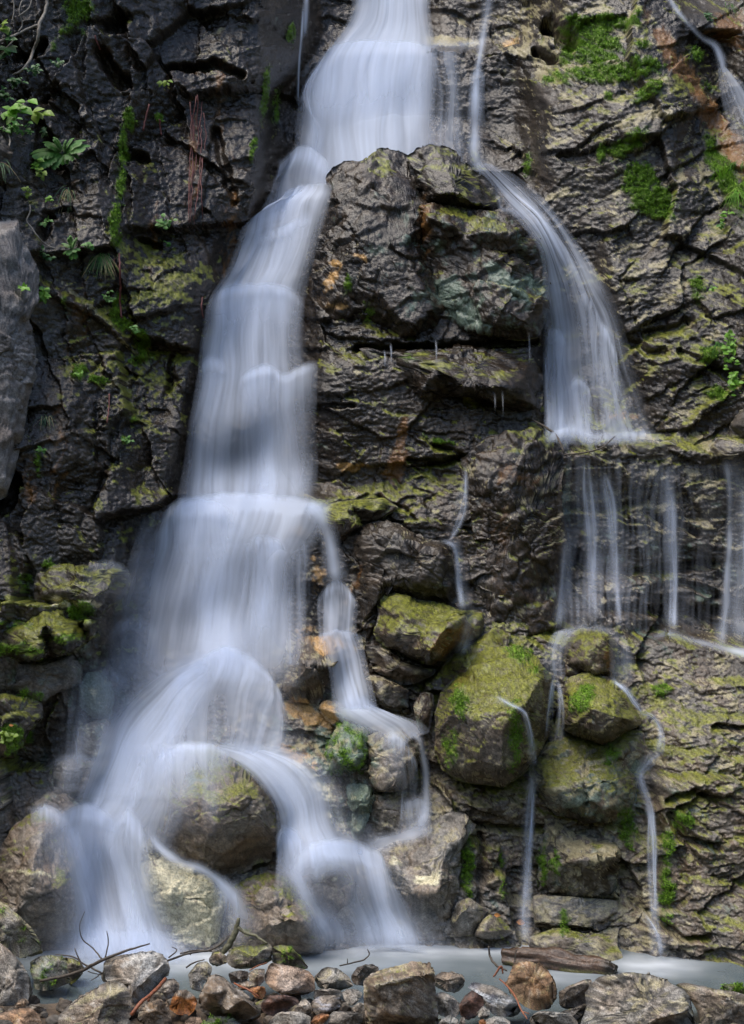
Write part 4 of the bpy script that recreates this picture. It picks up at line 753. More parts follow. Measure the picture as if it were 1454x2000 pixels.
FS = [
 (Q1, [(-90, 80), (0, 85), (60, 120), (150, 190), (230, 270), (300, 360), (332, 440), (352, 495), (280, 515), (200, 530), (150, 525), (100, 480), (40, 430), (-90, 400)], bl(V=6, B=4, O=3, G=3, T=5, wet=3), 'speckled tan boulder with a moss edge at the left end of the pool', .2, 8.75),
 (Q1, [(-100, 385), (0, 405), (60, 450), (120, 510), (180, 580), (230, 650), (262, 730), (268, 800), (240, 865), (200, 870), (170, 880), (110, 920), (60, 950), (0, 985), (-100, 1000)], bl(V=6.4, B=2, O=1, wet=3), 'large smooth grey boulder at the left edge in front of the pool', .2, 8.35),
 (Q1, [(235, 545), (290, 510), (400, 500), (480, 512), (520, 550), (552, 720), (470, 745), (415, 785), (340, 780), (270, 765), (262, 700), (240, 640)], bl(V=6.5, B=2, O=4, G=3.5, A=4, wet=4), 'squarish pale stone with a moss cap standing in the pool', .16, 8.65),
 (Q1, [(490, 520), (560, 520), (640, 560), (650, 640), (600, 700), (540, 740)], bl(V=4, B=5, O=5, wet=6), 'brown mossy stone behind the squarish moss capped stone', .12, 8.85),
 (Q1, [(-90, 985), (0, 955), (60, 935), (130, 920), (240, 910), (290, 950), (335, 1040), (340, 1110), (-90, 1110)], bl(V=7.5, B=6.5, T=3, wet=3, paint=tint((1.15, 1, .9))), 'cream brown stone in the bottom left corner', .16, 7.85),
 (Q1, [(105, 890), (160, 843), (200, 838), (228, 870), (200, 915), (140, 935)], BS, 'small brown stone leaning on the large smooth grey boulder', .07, 8.05),
 (Q1, [(222, 880), (300, 895), (362, 915), (345, 975), (290, 975), (240, 930)], LS, 'lichen spotted stone half in the shallow water', .08, 8.2),
 (Q1, [(420, 1010), (500, 930), (600, 850), (700, 790), (790, 730), (850, 705), (950, 715), (1000, 760), (1032, 850), (1024, 940), (1005, 1040), (900, 1120), (420, 1120)], bl(V=6, B=5, T=4, wet=3), 'large brown speckled boulder at the front left of the stone heap', .24, 7.95),
 (Q1, [(800, 620), (810, 560), (850, 520), (950, 500), (1080, 480), (1200, 473), (1270, 493), (1312, 550), (1327, 620), (1300, 690), (1200, 790), (1120, 845), (1050, 895), (1015, 860), (960, 740), (850, 710), (800, 705)], bl(V=7.2, B=2.5, T=2, wet=3, paint=band((.5, .49, .46), 16, -40, .6)), 'grey boulder with white diagonal bands behind the brown speckled one', .24, 8.45),
 (Q1, [(1195, 835), (1240, 735), (1300, 690), (1360, 685), (1405, 730), (1395, 800), (1300, 845)], BS, 'rounded brown stone behind the reddish broken stick', .1, 8.4),
 (Q1, [(1075, 1000), (1090, 930), (1150, 875), (1230, 840), (1300, 880), (1333, 960), (1345, 1045), (1200, 1110), (1075, 1090)], bl(V=6.5, B=6.5, T=4, wet=3), 'rounded tan stone below the reddish broken stick', .13, 7.95),
 (Q1, [(1322, 920), (1345, 830), (1385, 772), (1456, 770), (1500, 800), (1552, 860), (1522, 930), (1456, 990), (1400, 975)], bl(V=6.5, B=8, wet=5, paint=lambda rgb, X, Y, n, uu, vv: mixc(rgb, rgb * np.array((1.6, .82, .3)), sst(1942, 1950, vv + 3 * n2(X / 20, Y / 20)))), 'ochre stone with a grey top among the heap', .12, 8.0),
 (Q2, [(95, 895), (110, 780), (180, 660), (260, 655), (330, 710), (450, 790), (520, 860), (582, 950), (605, 1005), (580, 1035), (480, 1025), (400, 1005), (330, 970), (210, 980), (130, 940)], bl(V=5.4, B=5.5, T=2, O=1.5, wet=3), 'big angular brown grey stone with a hollow face at the front', .2, 7.9),
 (Q2, [(15, 650), (90, 560), (160, 548), (205, 600), (195, 660), (130, 730), (110, 790), (35, 770)], LS, 'greenish grey stone behind the big angular brown grey one', .12, 8.45),
 (Q2, [(308, 515), (340, 460), (430, 430), (550, 428), (640, 403), (668, 430), (672, 545), (600, 580), (480, 620), (400, 630), (325, 570)], bl(V=6.5, B=3, O=5.5, G=1.5, A=3, C=3, wet=3), 'pale block with yellow moss under the upright dead branch', .16, 8.55),
 (Q2, [(178, 535), (210, 473), (280, 473), (312, 510), (322, 562), (240, 590), (182, 570)], bl(V=7.5, B=4, O=4, T=4, wet=3), 'small pale lichen stone left of the yellow mossed block', .08, 8.6),
 (Q2, [(668, 435), (750, 420), (820, 440), (880, 500), (942, 570), (965, 615), (860, 615), (760, 590), (668, 560)], bl(V=4, B=4, O=6, G=3, wet=5), 'dark rounded stone with a moss rim at the water edge', .14, 8.6),
 (Q2, [(606, 645), (640, 558), (720, 568), (860, 598), (960, 628), (1002, 680), (1002, 785), (960, 848), (860, 838), (740, 808), (650, 750), (606, 695)], bl(V=7.8, B=5, T=2, wet=3, paint=tint((1.15, 1.03, .98))), 'pinkish white craggy stone in the centre of the heap', .17, 8.3),
 (Q2, [(996, 665), (1050, 610), (1100, 593), (1180, 603), (1260, 660), (1314, 745), (1220, 775), (1080, 770), (1006, 755)], LS, 'lichen covered pale grey stone at the pool edge', .14, 8.5),
 (Q2, [(576, 885), (640, 820), (740, 808), (850, 828), (885, 860), (845, 935), (740, 970), (650, 975), (596, 940)], MR, 'dark maroon stone tucked under the pinkish white one', .12, 8.05),
 (Q2, [(486, 762), (560, 743), (612, 748), (628, 800), (592, 848), (540, 838)], OR, 'orange stone beside a tiny green sprout', .08, 8.2),
 (Q2, [(846, 925), (900, 850), (930, 838), (972, 880), (990, 968), (900, 972)], GS, 'pointed grey pebble right of the maroon stone', .09, 8.0),
 (Q2, [(632, 1025), (700, 960), (800, 943), (900, 948), (975, 980), (965, 1070), (760, 1090), (632, 1070)], GS, 'smooth grey stone below the maroon stone at the bottom edge', .13, 7.8),
 (Q2, [(976, 865), (1040, 820), (1150, 813), (1232, 850), (1246, 880), (1130, 948), (1020, 975), (980, 940)], bl(V=5.8, B=5.5, T=2, wet=4, paint=band((.33, .33, .36), 10, 8, .6)), 'flat layered brown and grey stone right of the pointed pebble', .11, 8.05),
 (Q2, [(996, 775), (1080, 765), (1180, 768), (1224, 790), (1200, 838), (1100, 828), (996, 850)], GS, 'thin grey stone under the lichen covered pale one', .1, 8.3),
 (Q2, [(1216, 790), (1260, 763), (1330, 768), (1378, 800), (1355, 845), (1300, 900), (1240, 880)], bl(V=7.2, B=2, wet=3), 'light grey angular stone left of the flat topped boulder', .1, 8.25),
 (Q2, [(1296, 905), (1350, 868), (1412, 888), (1424, 925), (1370, 958), (1306, 940)], GS, 'round grey cobble below the light grey angular stone', .07, 8.05),
 (Q2, [(966, 1035), (1000, 980), (1060, 958), (1122, 963), (1105, 1005), (1020, 1070)], OR, 'long orange stone at the bottom edge left of the flat topped boulder', .08, 7.8),
 (Q2, [(1075, 1015), (1150, 938), (1280, 943), (1380, 958), (1416, 1035), (1380, 1090), (1075, 1090)], bl(V=5, B=2.5, T=2, wet=4), 'dark grey stone at the bottom edge beside the long orange one', .13, 7.82),
 (Q2, [(130, 1035), (180, 983), (260, 978), (360, 988), (435, 1045), (440, 1110), (130, 1110)], bl(V=4, B=2, G=4, O=3, wet=5), 'dark stone with green moss dots below the big angular stone', .12, 7.7),
 (Q2, [(-10, 1015), (40, 983), (110, 985), (134, 1040), (104, 1090), (-10, 1090)], bl(V=6, B=5, wet=3, paint=tint((1.2, .95, .8))), 'small pinkish brown stone at the bottom edge', .09, 7.75),
 (Q2, [(1285, 665), (1330, 600), (1400, 573), (1456, 573), (1505, 600), (1490, 690), (1400, 740), (1308, 730)], DS, 'dark wet stone standing in the pool behind the flat topped boulder', .13, 8.55),
 (Q2, [(326, 645), (420, 620), (486, 630), (478, 710), (350, 722)], DS, 'dark grey stone under the yellow mossed block', .1, 8.35),
 (Q2, [(480, 645), (540, 608), (614, 608), (614, 705), (560, 750), (498, 712)], BS, 'brown stone left of the pinkish white one', .1, 8.3),
 (Q2, [(396, 725), (500, 698), (566, 742), (480, 775), (408, 772)], BS, 'thin brown stone behind the orange stone with the sprout', .08, 8.25),
 (Q3, [(-62, 700), (-20, 650), (0, 640), (120, 600), (300, 568), (452, 556), (482, 620), (486, 700), (496, 800), (512, 880), (508, 1000), (490, 1100), (0, 1100), (-52, 1010), (-72, 850)], bl(V=6, B=5.5, T=4, O=2.5, wet=3), 'big flat topped brown boulder in the middle of the heap', .1, 7.95),
 (Q3, [(480, 665), (540, 633), (620, 633), (702, 658), (724, 700), (714, 765), (640, 800), (560, 780), (482, 750)], BS, 'brown grey stone right behind the flat topped boulder', .12, 8.25),
 (Q3, [(496, 795), (560, 788), (640, 838), (684, 890), (674, 970), (620, 1000), (520, 970), (500, 890)], GS, 'grey stone in front of the brown grey one right of the flat topped boulder', .11, 8.0),
 (Q3, [(674, 885), (720, 818), (780, 772), (842, 788), (875, 850), (864, 930), (800, 1000), (730, 1015), (684, 970)], MR, 'dark maroon stone between grey stones right of the flat topped boulder', .13, 8.0),
 (Q3, [(744, 755), (780, 708), (850, 723), (950, 743), (1040, 798), (1122, 858), (1170, 940), (1164, 980), (1050, 988), (950, 972), (874, 900), (838, 810)], bl(V=6.5, B=1, wet=4, paint=lambda rgb, X, Y, n, uu, vv: mixc(band((.42, .44, .46), 22, 30, .75)(rgb, X, Y, n, uu, vv), (.10, .10, .12), sst(.55, .7, .5 + .5 * fbm(X / 26, Y / 20, 3, 77)) * .8)), 'long blue grey stone with whitish patches', .14, 8.05),
 (Q3, [(1034, 725), (1060, 670), (1100, 580), (1150, 548), (1230, 543), (1310, 578), (1372, 630), (1424, 710), (1450, 800), (1434, 865), (1370, 930), (1280, 940), (1190, 910), (1130, 860), (1078, 800)], bl(V=7, B=7, T=4, O=1.5, wet=3, paint=tint((1.15, .98, .82))), 'big rounded golden tan boulder in front of the log', .24, 8.05),
 (Q3, [(810, 955), (860, 898), (914, 930), (916, 992), (840, 1010)], GS, 'small grey pebble under the long blue grey stone', .07, 7.9),
 (Q3, [(884, 1005), (950, 978), (1020, 983), (1076, 1020), (1066, 1090), (890, 1090)], bl(V=8.5, B=3, wet=3), 'whitish stone at the bottom edge under the long blue grey stone', .1, 7.75),
 (Q3, [(1225, 995), (1280, 943), (1380, 938), (1456, 948), (1540, 958), (1606, 1020), (1606, 1100), (1200, 1100)], bl(V=6.8, B=1.5, T=2, wet=3), 'grey cracked stone at the bottom edge under the golden tan boulder', .13, 7.8),
 (Q3, [(494, 1065), (540, 1000), (600, 968), (664, 1000), (676, 1065), (600, 1100)], GS, 'grey stone at the bottom edge right of the flat topped boulder', .1, 7.75),
 (Q3, [(826, 1015), (860, 998), (892, 1018), (884, 1066), (840, 1068)], OR, 'little orange stone at the bottom edge', .06, 7.8),
 (Q3, [(670, 1060), (690, 985), (720, 985), (730, 1070)], BS, 'little brown stone at the bottom edge under the second maroon stone', .06, 7.75),
 (Q4, [(214, 800), (260, 728), (320, 680), (420, 653), (560, 638), (660, 648), (740, 663), (850, 690), (900, 730), (980, 760), (1050, 850), (1100, 950), (1150, 1040), (1150, 1120), (150, 1120), (226, 900)], bl(V=6.8, B=1.5, T=4, O=1.5, wet=3, paint=lambda rgb, X, Y, n, uu, vv: mixc(rgb, (.025, .024, .022), sst(.54, .62, .5 + .5 * fbm(X / 22, Y / 16, 4, 88, .65)) * .85)), 'huge grey boulder with black lichen blotches at the bottom right', .3, 8.0),
 (Q4, [(890, 725), (1000, 718), (1100, 738), (1230, 768), (1360, 788), (1460, 808), (1560, 820), (1560, 1120), (1130, 1120), (1080, 920), (990, 790)], bl(V=6, B=3.5, T=4, O=2, wet=3), 'grey brown boulder in the bottom right corner behind the blotched one', .22, 8.1),
 (Q4, [(5, 795), (60, 748), (140, 718), (230, 683), (274, 700), (240, 780), (226, 870), (150, 930), (60, 950), (14, 890)], bl(V=6, B=6, O=3.5, T=3, wet=3), 'greenish tan stone between the golden boulder and the blotched one', .15, 8.2),
 (Q4, [(1234, 768), (1300, 728), (1380, 733), (1454, 743), (1560, 760), (1560, 825), (1360, 800)], bl(V=5, B=3, O=7, G=5, wet=2), 'stone thickly covered in yellow green moss at the right edge', .12, 8.35),
 (Q4, [(-20, 960), (60, 930), (160, 900), (230, 870), (225, 960), (160, 1010), (20, 1020)], DS, 'dark stone in the shade below the greenish tan one', .1, 8.1),
]
for fn, pts, st, lb, P_, dd in FS:
    o = fn(pts)
    inner = ()
    kw = dict(cuts=13, n_pow=2.8)
    if 'flat topped' in lb and lb.startswith('big'):
        inner = Q3([(10, 745, .20), (180, 755, .25), (350, 715, .24), (460, 650, .16), (200, 900, .22), (380, 900, .22), (100, 900, .2), (250, 640, .1)]); kw['cuts'] = 2
    if lb.startswith('big angular'):
        inner = Q2([(200, 720, .10), (340, 760, .14), (190, 800, .18), (330, 940, .2), (480, 900, .2), (250, 880, .12), (420, 850, .22)]); kw['cuts'] = 2
    rock('stone' if P_ < .2 else 'boulder', o, inner, P=P_ , dist=dd, tilt=-.0010, style=st, label=lb, cat='stone' if P_ < .2 else 'boulder', res=3.4, mat=M_STONE, rough=.55, thick=P_ * .9, jag=.7, group='stones heaped along the pool', **kw)
print('stones', len(ROCKS), time.time() - T0)

# small filler cobbles lying between the traced stones: eight shapes, copied
def cobble_mesh(seed, st):
    R_ = np.random.default_rng(seed); n = 22
    ph = np.linspace(0, np.pi, n)[1:-1]; th = np.linspace(0, 2 * np.pi, n * 2, endpoint=False)
    PH, TH = np.meshgrid(ph, th, indexing='ij')
    p = np.stack([np.sin(PH) * np.cos(TH), np.sin(PH) * np.sin(TH), np.cos(PH)], -1).reshape(-1, 3)
    p = np.concatenate([[[0, 0, 1.0]], p, [[0, 0, -1.0]]]) * np.array([1, .75, .6])
    for k in range(12):
        nn = R_.normal(size=3); nn /= np.linalg.norm(nn); e = (p @ nn).max() * R_.uniform(.66, .9); p = p - np.maximum(p @ nn - e, 0)[:, None] * nn
    H = n - 2; W = n * 2; q = gridfaces(H, W, True) + 1
    idx = 1 + np.arange(H * W).reshape(H, W); a = idx[0]; l = idx[-1]
    f = np.concatenate([q[:, [0, 1, 2]], q[:, [0, 2, 3]], np.stack([np.zeros(W, int), a, np.roll(a, -1)], 1), np.stack([np.full(W, len(p) - 1), np.roll(l, -1), l], 1)])
    nr = vnormals(p, f); X = (p[:, 0] + .4 * p[:, 1]) * 60 + seed * 50; Y = (p[:, 2] + .6 * p[:, 1]) * 60
    p = p + nr * (.10 * fbm(X / 50, Y / 50, 3, seed) + .03 * fbm(X / 10, Y / 10, 2, seed))[:, None]
    rgb, wet, _ = colour(X.astype(f32), Y.astype(f32), X.astype(f32), Y.astype(f32), np.clip(nr[:, 2], 0, 1), st)
    return p, f, rgb, wet
COB = []
for k, st in enumerate((GS, BS, DS, LS, GS, BS, GS, bl(V=7.5, B=4, wet=3))):
    COB.append(cobble_mesh(60 + k, st))
names = ('small grey cobble', 'small brown cobble', 'small dark cobble', 'small lichen spotted cobble', 'little grey chip of stone', 'little brown chip of stone', 'small ash grey cobble', 'small pale cobble')
protos = []
R_ = np.random.default_rng(99)
nc = 0
for tries in range(4000):
    if nc >= 210: break
    y = R_.uniform(7.72, 8.5); x = R_.uniform(-2.15, 2.15)
    if y > 8.45 and R_.uniform() < .6: continue
    k = int(R_.integers(0, 8)); s = R_.uniform(.028, .072)
    z = float(bank_z(x, y)) + s * .3
    if k >= len(protos) or protos[k] is None:
        while len(protos) <= k: protos.append(None)
        p, f, rgb, wet = COB[k]
        o = mesh_np('cobble', p, f, M_STONE, dict(tint=rgb, wet=wet)); protos[k] = o
    else:
        o = protos[k].copy(); COL.objects.link(o)
    tag(o, names[k] + ' lying loose between the larger stones of the heap', 'cobble', names[k] + 's in the gaps of the heap')
    o.location = (x, y, z); o.scale = (s, s, s); o.rotation_euler = (R_.uniform(-.5, .5), R_.uniform(-.5, .5), R_.uniform(0, 6.28)); nc += 1

# ------------------------------------------------------------------ falling water
big = 99.0
def prep(z, r, sig):
    z = z.copy(); m = z > 50
    zz = minf(np.where(m, 99, z), r); zz = np.where(zz > 50, 12, zz)
    return Map(blur(zz, sig), -120, -100, ZST)
ZALL = np.minimum(np.where(zc_ > 50, 99, zc_), ZR_FACE)
WD = prep(ZALL, 3, 4.0); WDC = prep(zc_, 3, 4.0)
def veil(parent, name, pts, off=0.04, soft=0.55, streak=0.5, seed=0, cliff_only=False, res=(2.6, 5.0), bulge=0.03, dens=1.0, lab=None):
    """pts: (u, v, half width px, density)"""
    p = np.array(pts, float)
    ex = 0.5 * min(60, 12 + 0.7 * p[:, 2].mean())
    for e0, e1, at in ((0, 1, 0), (-1, -2, None)):
        dvec = p[e0, :2] - p[e1, :2]; dvec = dvec / (np.linalg.norm(dvec) + 1e-6); q_ = p[e0].copy(); q_[:2] += dvec * ex
        p = np.insert(p, 0 if at == 0 else len(p), q_, axis=0)
    t = np.concatenate([[0], np.cumsum(np.linalg.norm(np.diff(p[:, :2], axis=0), axis=1))])
    # catmull-rom through the points
    n = max(8, int(t[-1] / res[1])); ts = np.linspace(0, t[-1], n)
    def cr(y):
        m = np.gradient(y, t) if len(t) > 2 else np.full(len(t), (y[-1] - y[0]) / t[-1])
        i = np.clip(np.searchsorted(t, ts, 'right') - 1, 0, len(t) - 2); h = t[i + 1] - t[i]; s = (ts - t[i]) / h
        return (2 * s ** 3 - 3 * s ** 2 + 1) * y[i] + (s ** 3 - 2 * s ** 2 + s) * h * m[i] + (-2 * s ** 3 + 3 * s ** 2) * y[i + 1] + (s ** 3 - s ** 2) * h * m[i + 1]
    cu, cv = cr(p[:, 0]), cr(p[:, 1]); hw = np.maximum(np.interp(ts, t, p[:, 2]), 2) * (1 + 0.22 * n2(ts / 45, ts * 0 + seed * 1.7, seed)); dn = np.interp(ts, t, p[:, 3]) * (1 + 0.60 * n2(ts / 50, ts * 0 + seed * 2.9, seed + 9))
    core = soft > .7
    if core: hw = hw * 1.65
    tu, tv = np.gradient(cu), np.gradient(cv); L = np.hypot(tu, tv); tu /= L; tv /= L
    # across direction stays close to horizontal where the water drops
    au, av = tv, -tu; sgn = np.where(au < 0, -1, 1); au *= sgn; av *= sgn
    W = max(7, int(2 * hw.max() / res[0])); a = np.linspace(-1, 1, W)
    U = cu[:, None] + au[:, None] * hw[:, None] * a[None]; Vv = cv[:, None] + av[:, None] * hw[:, None] * a[None]
    wig = 3.0 * n2(a[None] * hw[:, None] / 30 + seed, ts[:, None] / 120, seed); U = U + wig * (1 - np.abs(a[None]))
    M = WDC if cliff_only else WD
    D = M(U, Vv)
    # relax along the flow so that the sheet arcs over hollows
    for _ in range(6): D[1:-1] = np.minimum(D[1:-1], 0.5 * (D[:-2] + D[2:]))
    if n > 6: D = blur(D, min(6.0, n / 8))
    D = D - off - bulge * np.minimum(1, hw / 60)[:, None] * np.sqrt(np.clip(1 - a[None] ** 2, 0, 1))
    px = a[None] * hw[:, None] + cu[:, None] * 0; al = ts[:, None] + 0 * a[None]
    s1 = 0.5 + 0.5 * fbm(px / 30 + seed * 3.1, al / 330, 3, 500 + seed, .5); s2 = 0.5 + 0.5 * fbm(px / 70 + seed, al / 260, 2, 520 + seed)
    aa = np.abs(a[None] + 0.22 * (s1 - 0.5) * (1 - a[None] ** 2) + 0.16 * n2(al / 70, al * 0 + seed * 3.3, seed + 40) * (1 - a[None] ** 2))
    if core: edge = 0.66 * np.exp(-(2.5 * aa) ** 2) + 0.40 * np.clip(1 - aa ** 2, 0, 1) ** 2
    else: edge = sst(0.0, soft, 1 - aa + 0.25 * (s1 - 0.5) * sst(0, .2, 1 - aa))
    edge = edge * sst(0, .06, 1 - np.abs(a[None]))
    q = dn[:, None] * edge * (1 + streak * (1.7 * (s1 - 0.5) + 1.5 * (s2 - 0.5)))
    fl = min(0.3 * t[-1], 20 + 0.9 * hw.mean()); ends = sst(0, fl, al) * sst(0, fl, t[-1] - al)
    q = np.clip(q * ends * dens, 0, 0.97)
    pos = P3(U.ravel(), Vv.ravel(), D.ravel())
    o = mesh_np(name, pos, gridfaces(n, W), M_WATER, dict(dens=q.ravel()), parent=parent)
    if lab: o['label'] = lab
    return o
def sheet(parent, rows, off=0.05, streak=0.5, seed=0, cliff_only=False, res=(3.0, 5.0), dens=1.0, thread=24.0, relax=True):
    """falling sheet through rows of (u, v, density) points, the first row being the lip"""
    def crs(y, t, ts):
        m = np.gradient(y, t, axis=0) if len(t) > 2 else np.repeat((y[-1:] - y[:1]) / (t[-1] - t[0]), len(t), 0)
        i = np.clip(np.searchsorted(t, ts, 'right') - 1, 0, len(t) - 2); h = (t[i + 1] - t[i])[:, None]; q = (ts - t[i])[:, None] / h
        return (2 * q ** 3 - 3 * q ** 2 + 1) * y[i] + (q ** 3 - 2 * q ** 2 + q) * h * m[i] + (-2 * q ** 3 + 3 * q ** 2) * y[i + 1] + (q ** 3 - q ** 2) * h * m[i + 1]
    wmax = max(np.linalg.norm(np.diff(np.array(r)[:, :2], axis=0), axis=1).sum() for r in rows)
    W = max(9, int(wmax / res[0])); a = np.linspace(0, 1, W)
    X = []
    for r in rows:
        r = np.array(r, float); l = np.concatenate([[0], np.cumsum(np.linalg.norm(np.diff(r[:, :2], axis=0), axis=1))]); l /= l[-1]
        g = np.concatenate([crs(r[:, :2], l, a), np.interp(a, l, r[:, 2])[:, None]], 1); X.append(g)
    X = np.array(X)                                                    # rows x W x 3
    t = np.concatenate([[0], np.cumsum(np.linalg.norm(np.diff(X[:, W // 2, :2], axis=0), axis=1))])
    n = max(10, int(t[-1] / res[1])); ts = np.linspace(0, t[-1], n)
    Y = crs(X.reshape(len(rows), -1), t, ts).reshape(n, W, 3)
    U, Vv, q = Y[..., 0], Y[..., 1], np.clip(Y[..., 2], 0, 1)
    k = np.ones(7) / 7
    q = np.apply_along_axis(lambda y: np.convolve(np.pad(y, 3, mode='edge'), k, 'valid'), 1, q)
    px = (a[None] - .5) * wmax + 0 * ts[:, None]; al = ts[:, None] + 0 * a[None]
    U = U + 4.0 * n2(px / 34 + seed, al / 90, seed) ; Vv = Vv + 3.0 * n2(px / 26 + seed, al / 200 + 9, seed + 1)
    D = (WDC if cliff_only else WD)(U, Vv)
    for _ in range(5): D[1:-1] = np.minimum(D[1:-1], 0.5 * (D[:-2] + D[2:]))
    D = blur(D, min(7.0, n / 6)) - off
    wav = px + 10 * n2(al / 120, px / 90, seed + 4)
    s1 = fbm(wav / thread + seed * 3.1, al / 420, 3, 500 + seed, .55); s2 = fbm(wav / (3.4 * thread) + seed, al / 240, 2, 520 + seed); s3 = n2(px / 60, al / 60, seed + 70)
    s4 = fbm(wav / 6.5 + seed, al / 260, 2, 540 + seed)
    q = q * np.clip(1 + streak * (0.95 * s1 + 0.75 * s2 + 0.25 * s3 + 0.45 * s4), 0.05, 2.2)
    q = np.clip(q * dens, 0, .97)
    q[0] = 0; q[-1] = 0; q[:, 0] = 0; q[:, -1] = 0
    return mesh_np('cascade', P3(U.ravel(), Vv.ravel(), D.ravel()), gridfaces(n, W), M_WATER, dict(dens=q.ravel()), parent=parent)
def shifted(row, dv, k): return [(u_, v_ + dv, d_ * k) for u_, v_, d_ in row]
def curtain(parent, lip, drops, **kw):
    """a soft bright lip with water falling from it: drops = [(down px, strength, spread)]"""
    c = np.mean([p[0] for p in lip]); rows = [shifted(lip, -9, 0.0), shifted(lip, -3, .55), lip]
    for dv, k, sp in drops: rows.append([(c + (u_ - c) * sp, v_ + dv, d_ * k) for u_, v_, d_ in lip])
    return sheet(parent, rows, **kw)
def fall(label, u, v, d, name='waterfall', group=None):
    e = empty(name, Vector([float(q) for q in P3(u, v, d)])); tag(e, label, 'waterfall' if name == 'waterfall' else name, group); return e

main = fall('main white waterfall dropping from the top over steps to the pool on the left', 430, 1850, 9.8)
sheet(main, [[(684, -60, 0), (702, -60, .7), (760, -60, .85), (820, -60, .78), (842, -60, 0)], [(676, 40, 0), (697, 40, .72), (760, 40, .82), (818, 40, .72), (846, 40, 0)], [(634, 104, 0), (662, 89, .85), (740, 84, .95), (815, 88, .8), (856, 96, 0)],
    [(594, 165, 0), (628, 150, .8), (730, 140, .92), (822, 140, .8), (856, 140, 0)], [(578, 230, 0), (616, 225, .72), (725, 220, .85), (822, 220, .75), (854, 220, 0)], [(572, 310, 0), (608, 310, .7), (720, 310, .7), (822, 310, .5), (852, 310, 0)], [(570, 370, 0), (605, 370, .35), (715, 370, .5), (820, 370, .4), (850, 370, 0)]], .06, .28, 1, True, thread=40)
sheet(main, [[(630, 100, 0), (660, 84, .5), (740, 78, .6), (815, 82, .5), (850, 92, 0)], [(606, 140, 0), (640, 118, .5), (736, 108, .55), (820, 112, .4), (856, 118, 0)], [(590, 200, 0), (620, 190, .35), (728, 180, .3), (820, 180, .3), (850, 180, 0)], [(585, 260, 0), (615, 255, 0), (728, 240, 0), (820, 240, 0), (850, 240, 0)]], .13, .5, 2, True)
sheet(main, [[(828, 100, 0), (850, 96, .15), (880, 98, .3), (905, 104, 0)], [(828, 160, 0), (850, 156, .22), (885, 150, .32), (915, 160, 0)], [(828, 230, 0), (855, 230, .26), (890, 230, .26), (920, 230, 0)], [(830, 320, 0), (860, 320, .2), (890, 320, .2), (925, 320, 0)]], .06, .9, 3, True, thread=14)
sheet(main, [[(660, 60, 0), (645, 90, .3), (632, 110, .35), (620, 140, 0)], [(610, 170, 0), (604, 180, .4), (596, 190, .3), (590, 200, 0)], [(600, 240, 0), (612, 245, .4), (622, 250, .3), (632, 255, 0)], [(596, 300, 0), (606, 304, .3), (616, 308, .3), (626, 310, 0)]], .14, .5, 4, True, thread=10)
sheet(main, [[(538, 340, 0), (556, 304, .2), (595, 282, .35), (628, 298, .3), (648, 330, 0)], [(536, 346, 0), (558, 312, .45), (594, 290, .65), (626, 306, .55), (650, 336, 0)], [(522, 384, 0), (548, 348, .35), (590, 328, .35), (632, 346, .35), (654, 362, 0)], [(500, 428, 0), (540, 404, .3), (585, 388, .35), (630, 384, .3), (646, 394, 0)], [(480, 460, 0), (530, 440, .1), (580, 430, .1), (625, 425, .1), (640, 430, 0)]], .12, .5, 5, True)
sheet(main, [[(545, 386, 0), (575, 364, .3), (605, 358, .4), (634, 356, .3), (652, 360, 0)], [(538, 394, 0), (572, 374, .7), (604, 367, .85), (632, 366, .6), (650, 370, 0)], [(480, 434, 0), (528, 404, .72), (580, 396, .82), (618, 394, .66), (644, 400, 0)], [(462, 474, 0), (503, 456, .74), (550, 450, .66), (600, 442, .58), (634, 442, 0)], [(438, 534, 0), (473, 522, .74), (520, 520, .7), (580, 520, .6), (612, 520, 0)],
    [(412, 582, 0), (438, 566, .8), (500, 560, .78), (560, 562, .7), (598, 578, 0)], [(396, 640, 0), (423, 640, .74), (490, 640, .74), (550, 640, .5), (594, 640, 0)], [(384, 720, 0), (413, 720, .74), (480, 720, .62), (545, 720, .55), (598, 720, 0)], [(374, 800, 0), (403, 800, .7), (470, 800, .5), (540, 800, .62), (604, 800, 0)], [(360, 880, 0), (393, 880, .66), (465, 880, .42), (535, 880, .66), (606, 880, 0)], [(344, 985, 0), (388, 985, .62), (460, 985, .55), (535, 985, .7), (616, 985, 0)], [(340, 1010, 0), (386, 1010, .2), (460, 1010, .2), (535, 1010, .2), (616, 1010, 0)]], .10, .42, 6, thread=30)
curtain(main, [(414, 588, 0), (438, 566, .5), (500, 558, .35), (556, 564, .5), (596, 590, 0)], [(22, .9, 1), (80, .45, 1.06), (170, .2, 1.1), (230, 0, 1.1)], off=.11, streak=.5, seed=7)
curtain(main, [(466, 744, 0), (490, 724, .55), (522, 718, .75), (552, 734, .6), (574, 726, .7), (600, 714, .6), (622, 712, 0)], [(20, .8, 1), (70, .45, .98), (150, .3, .98), (240, .25, 1), (262, 0, 1)], off=.11, streak=.5, seed=8, thread=16)
curtain(main, [(388, 725, 0), (404, 700, .4), (424, 702, .4), (446, 722, 0)], [(30, .7, 1), (100, .4, 1.1), (200, 0, 1.1)], off=.12, streak=.4, seed=9)
curtain(main, [(392, 482, 0), (470, 460, 0), (520, 456, .3), (560, 440, .5), (600, 420, .4), (625, 420, 0)], [(25, .7, .96), (60, .4, .94), (110, 0, .92)], off=.12, streak=.5, seed=10)
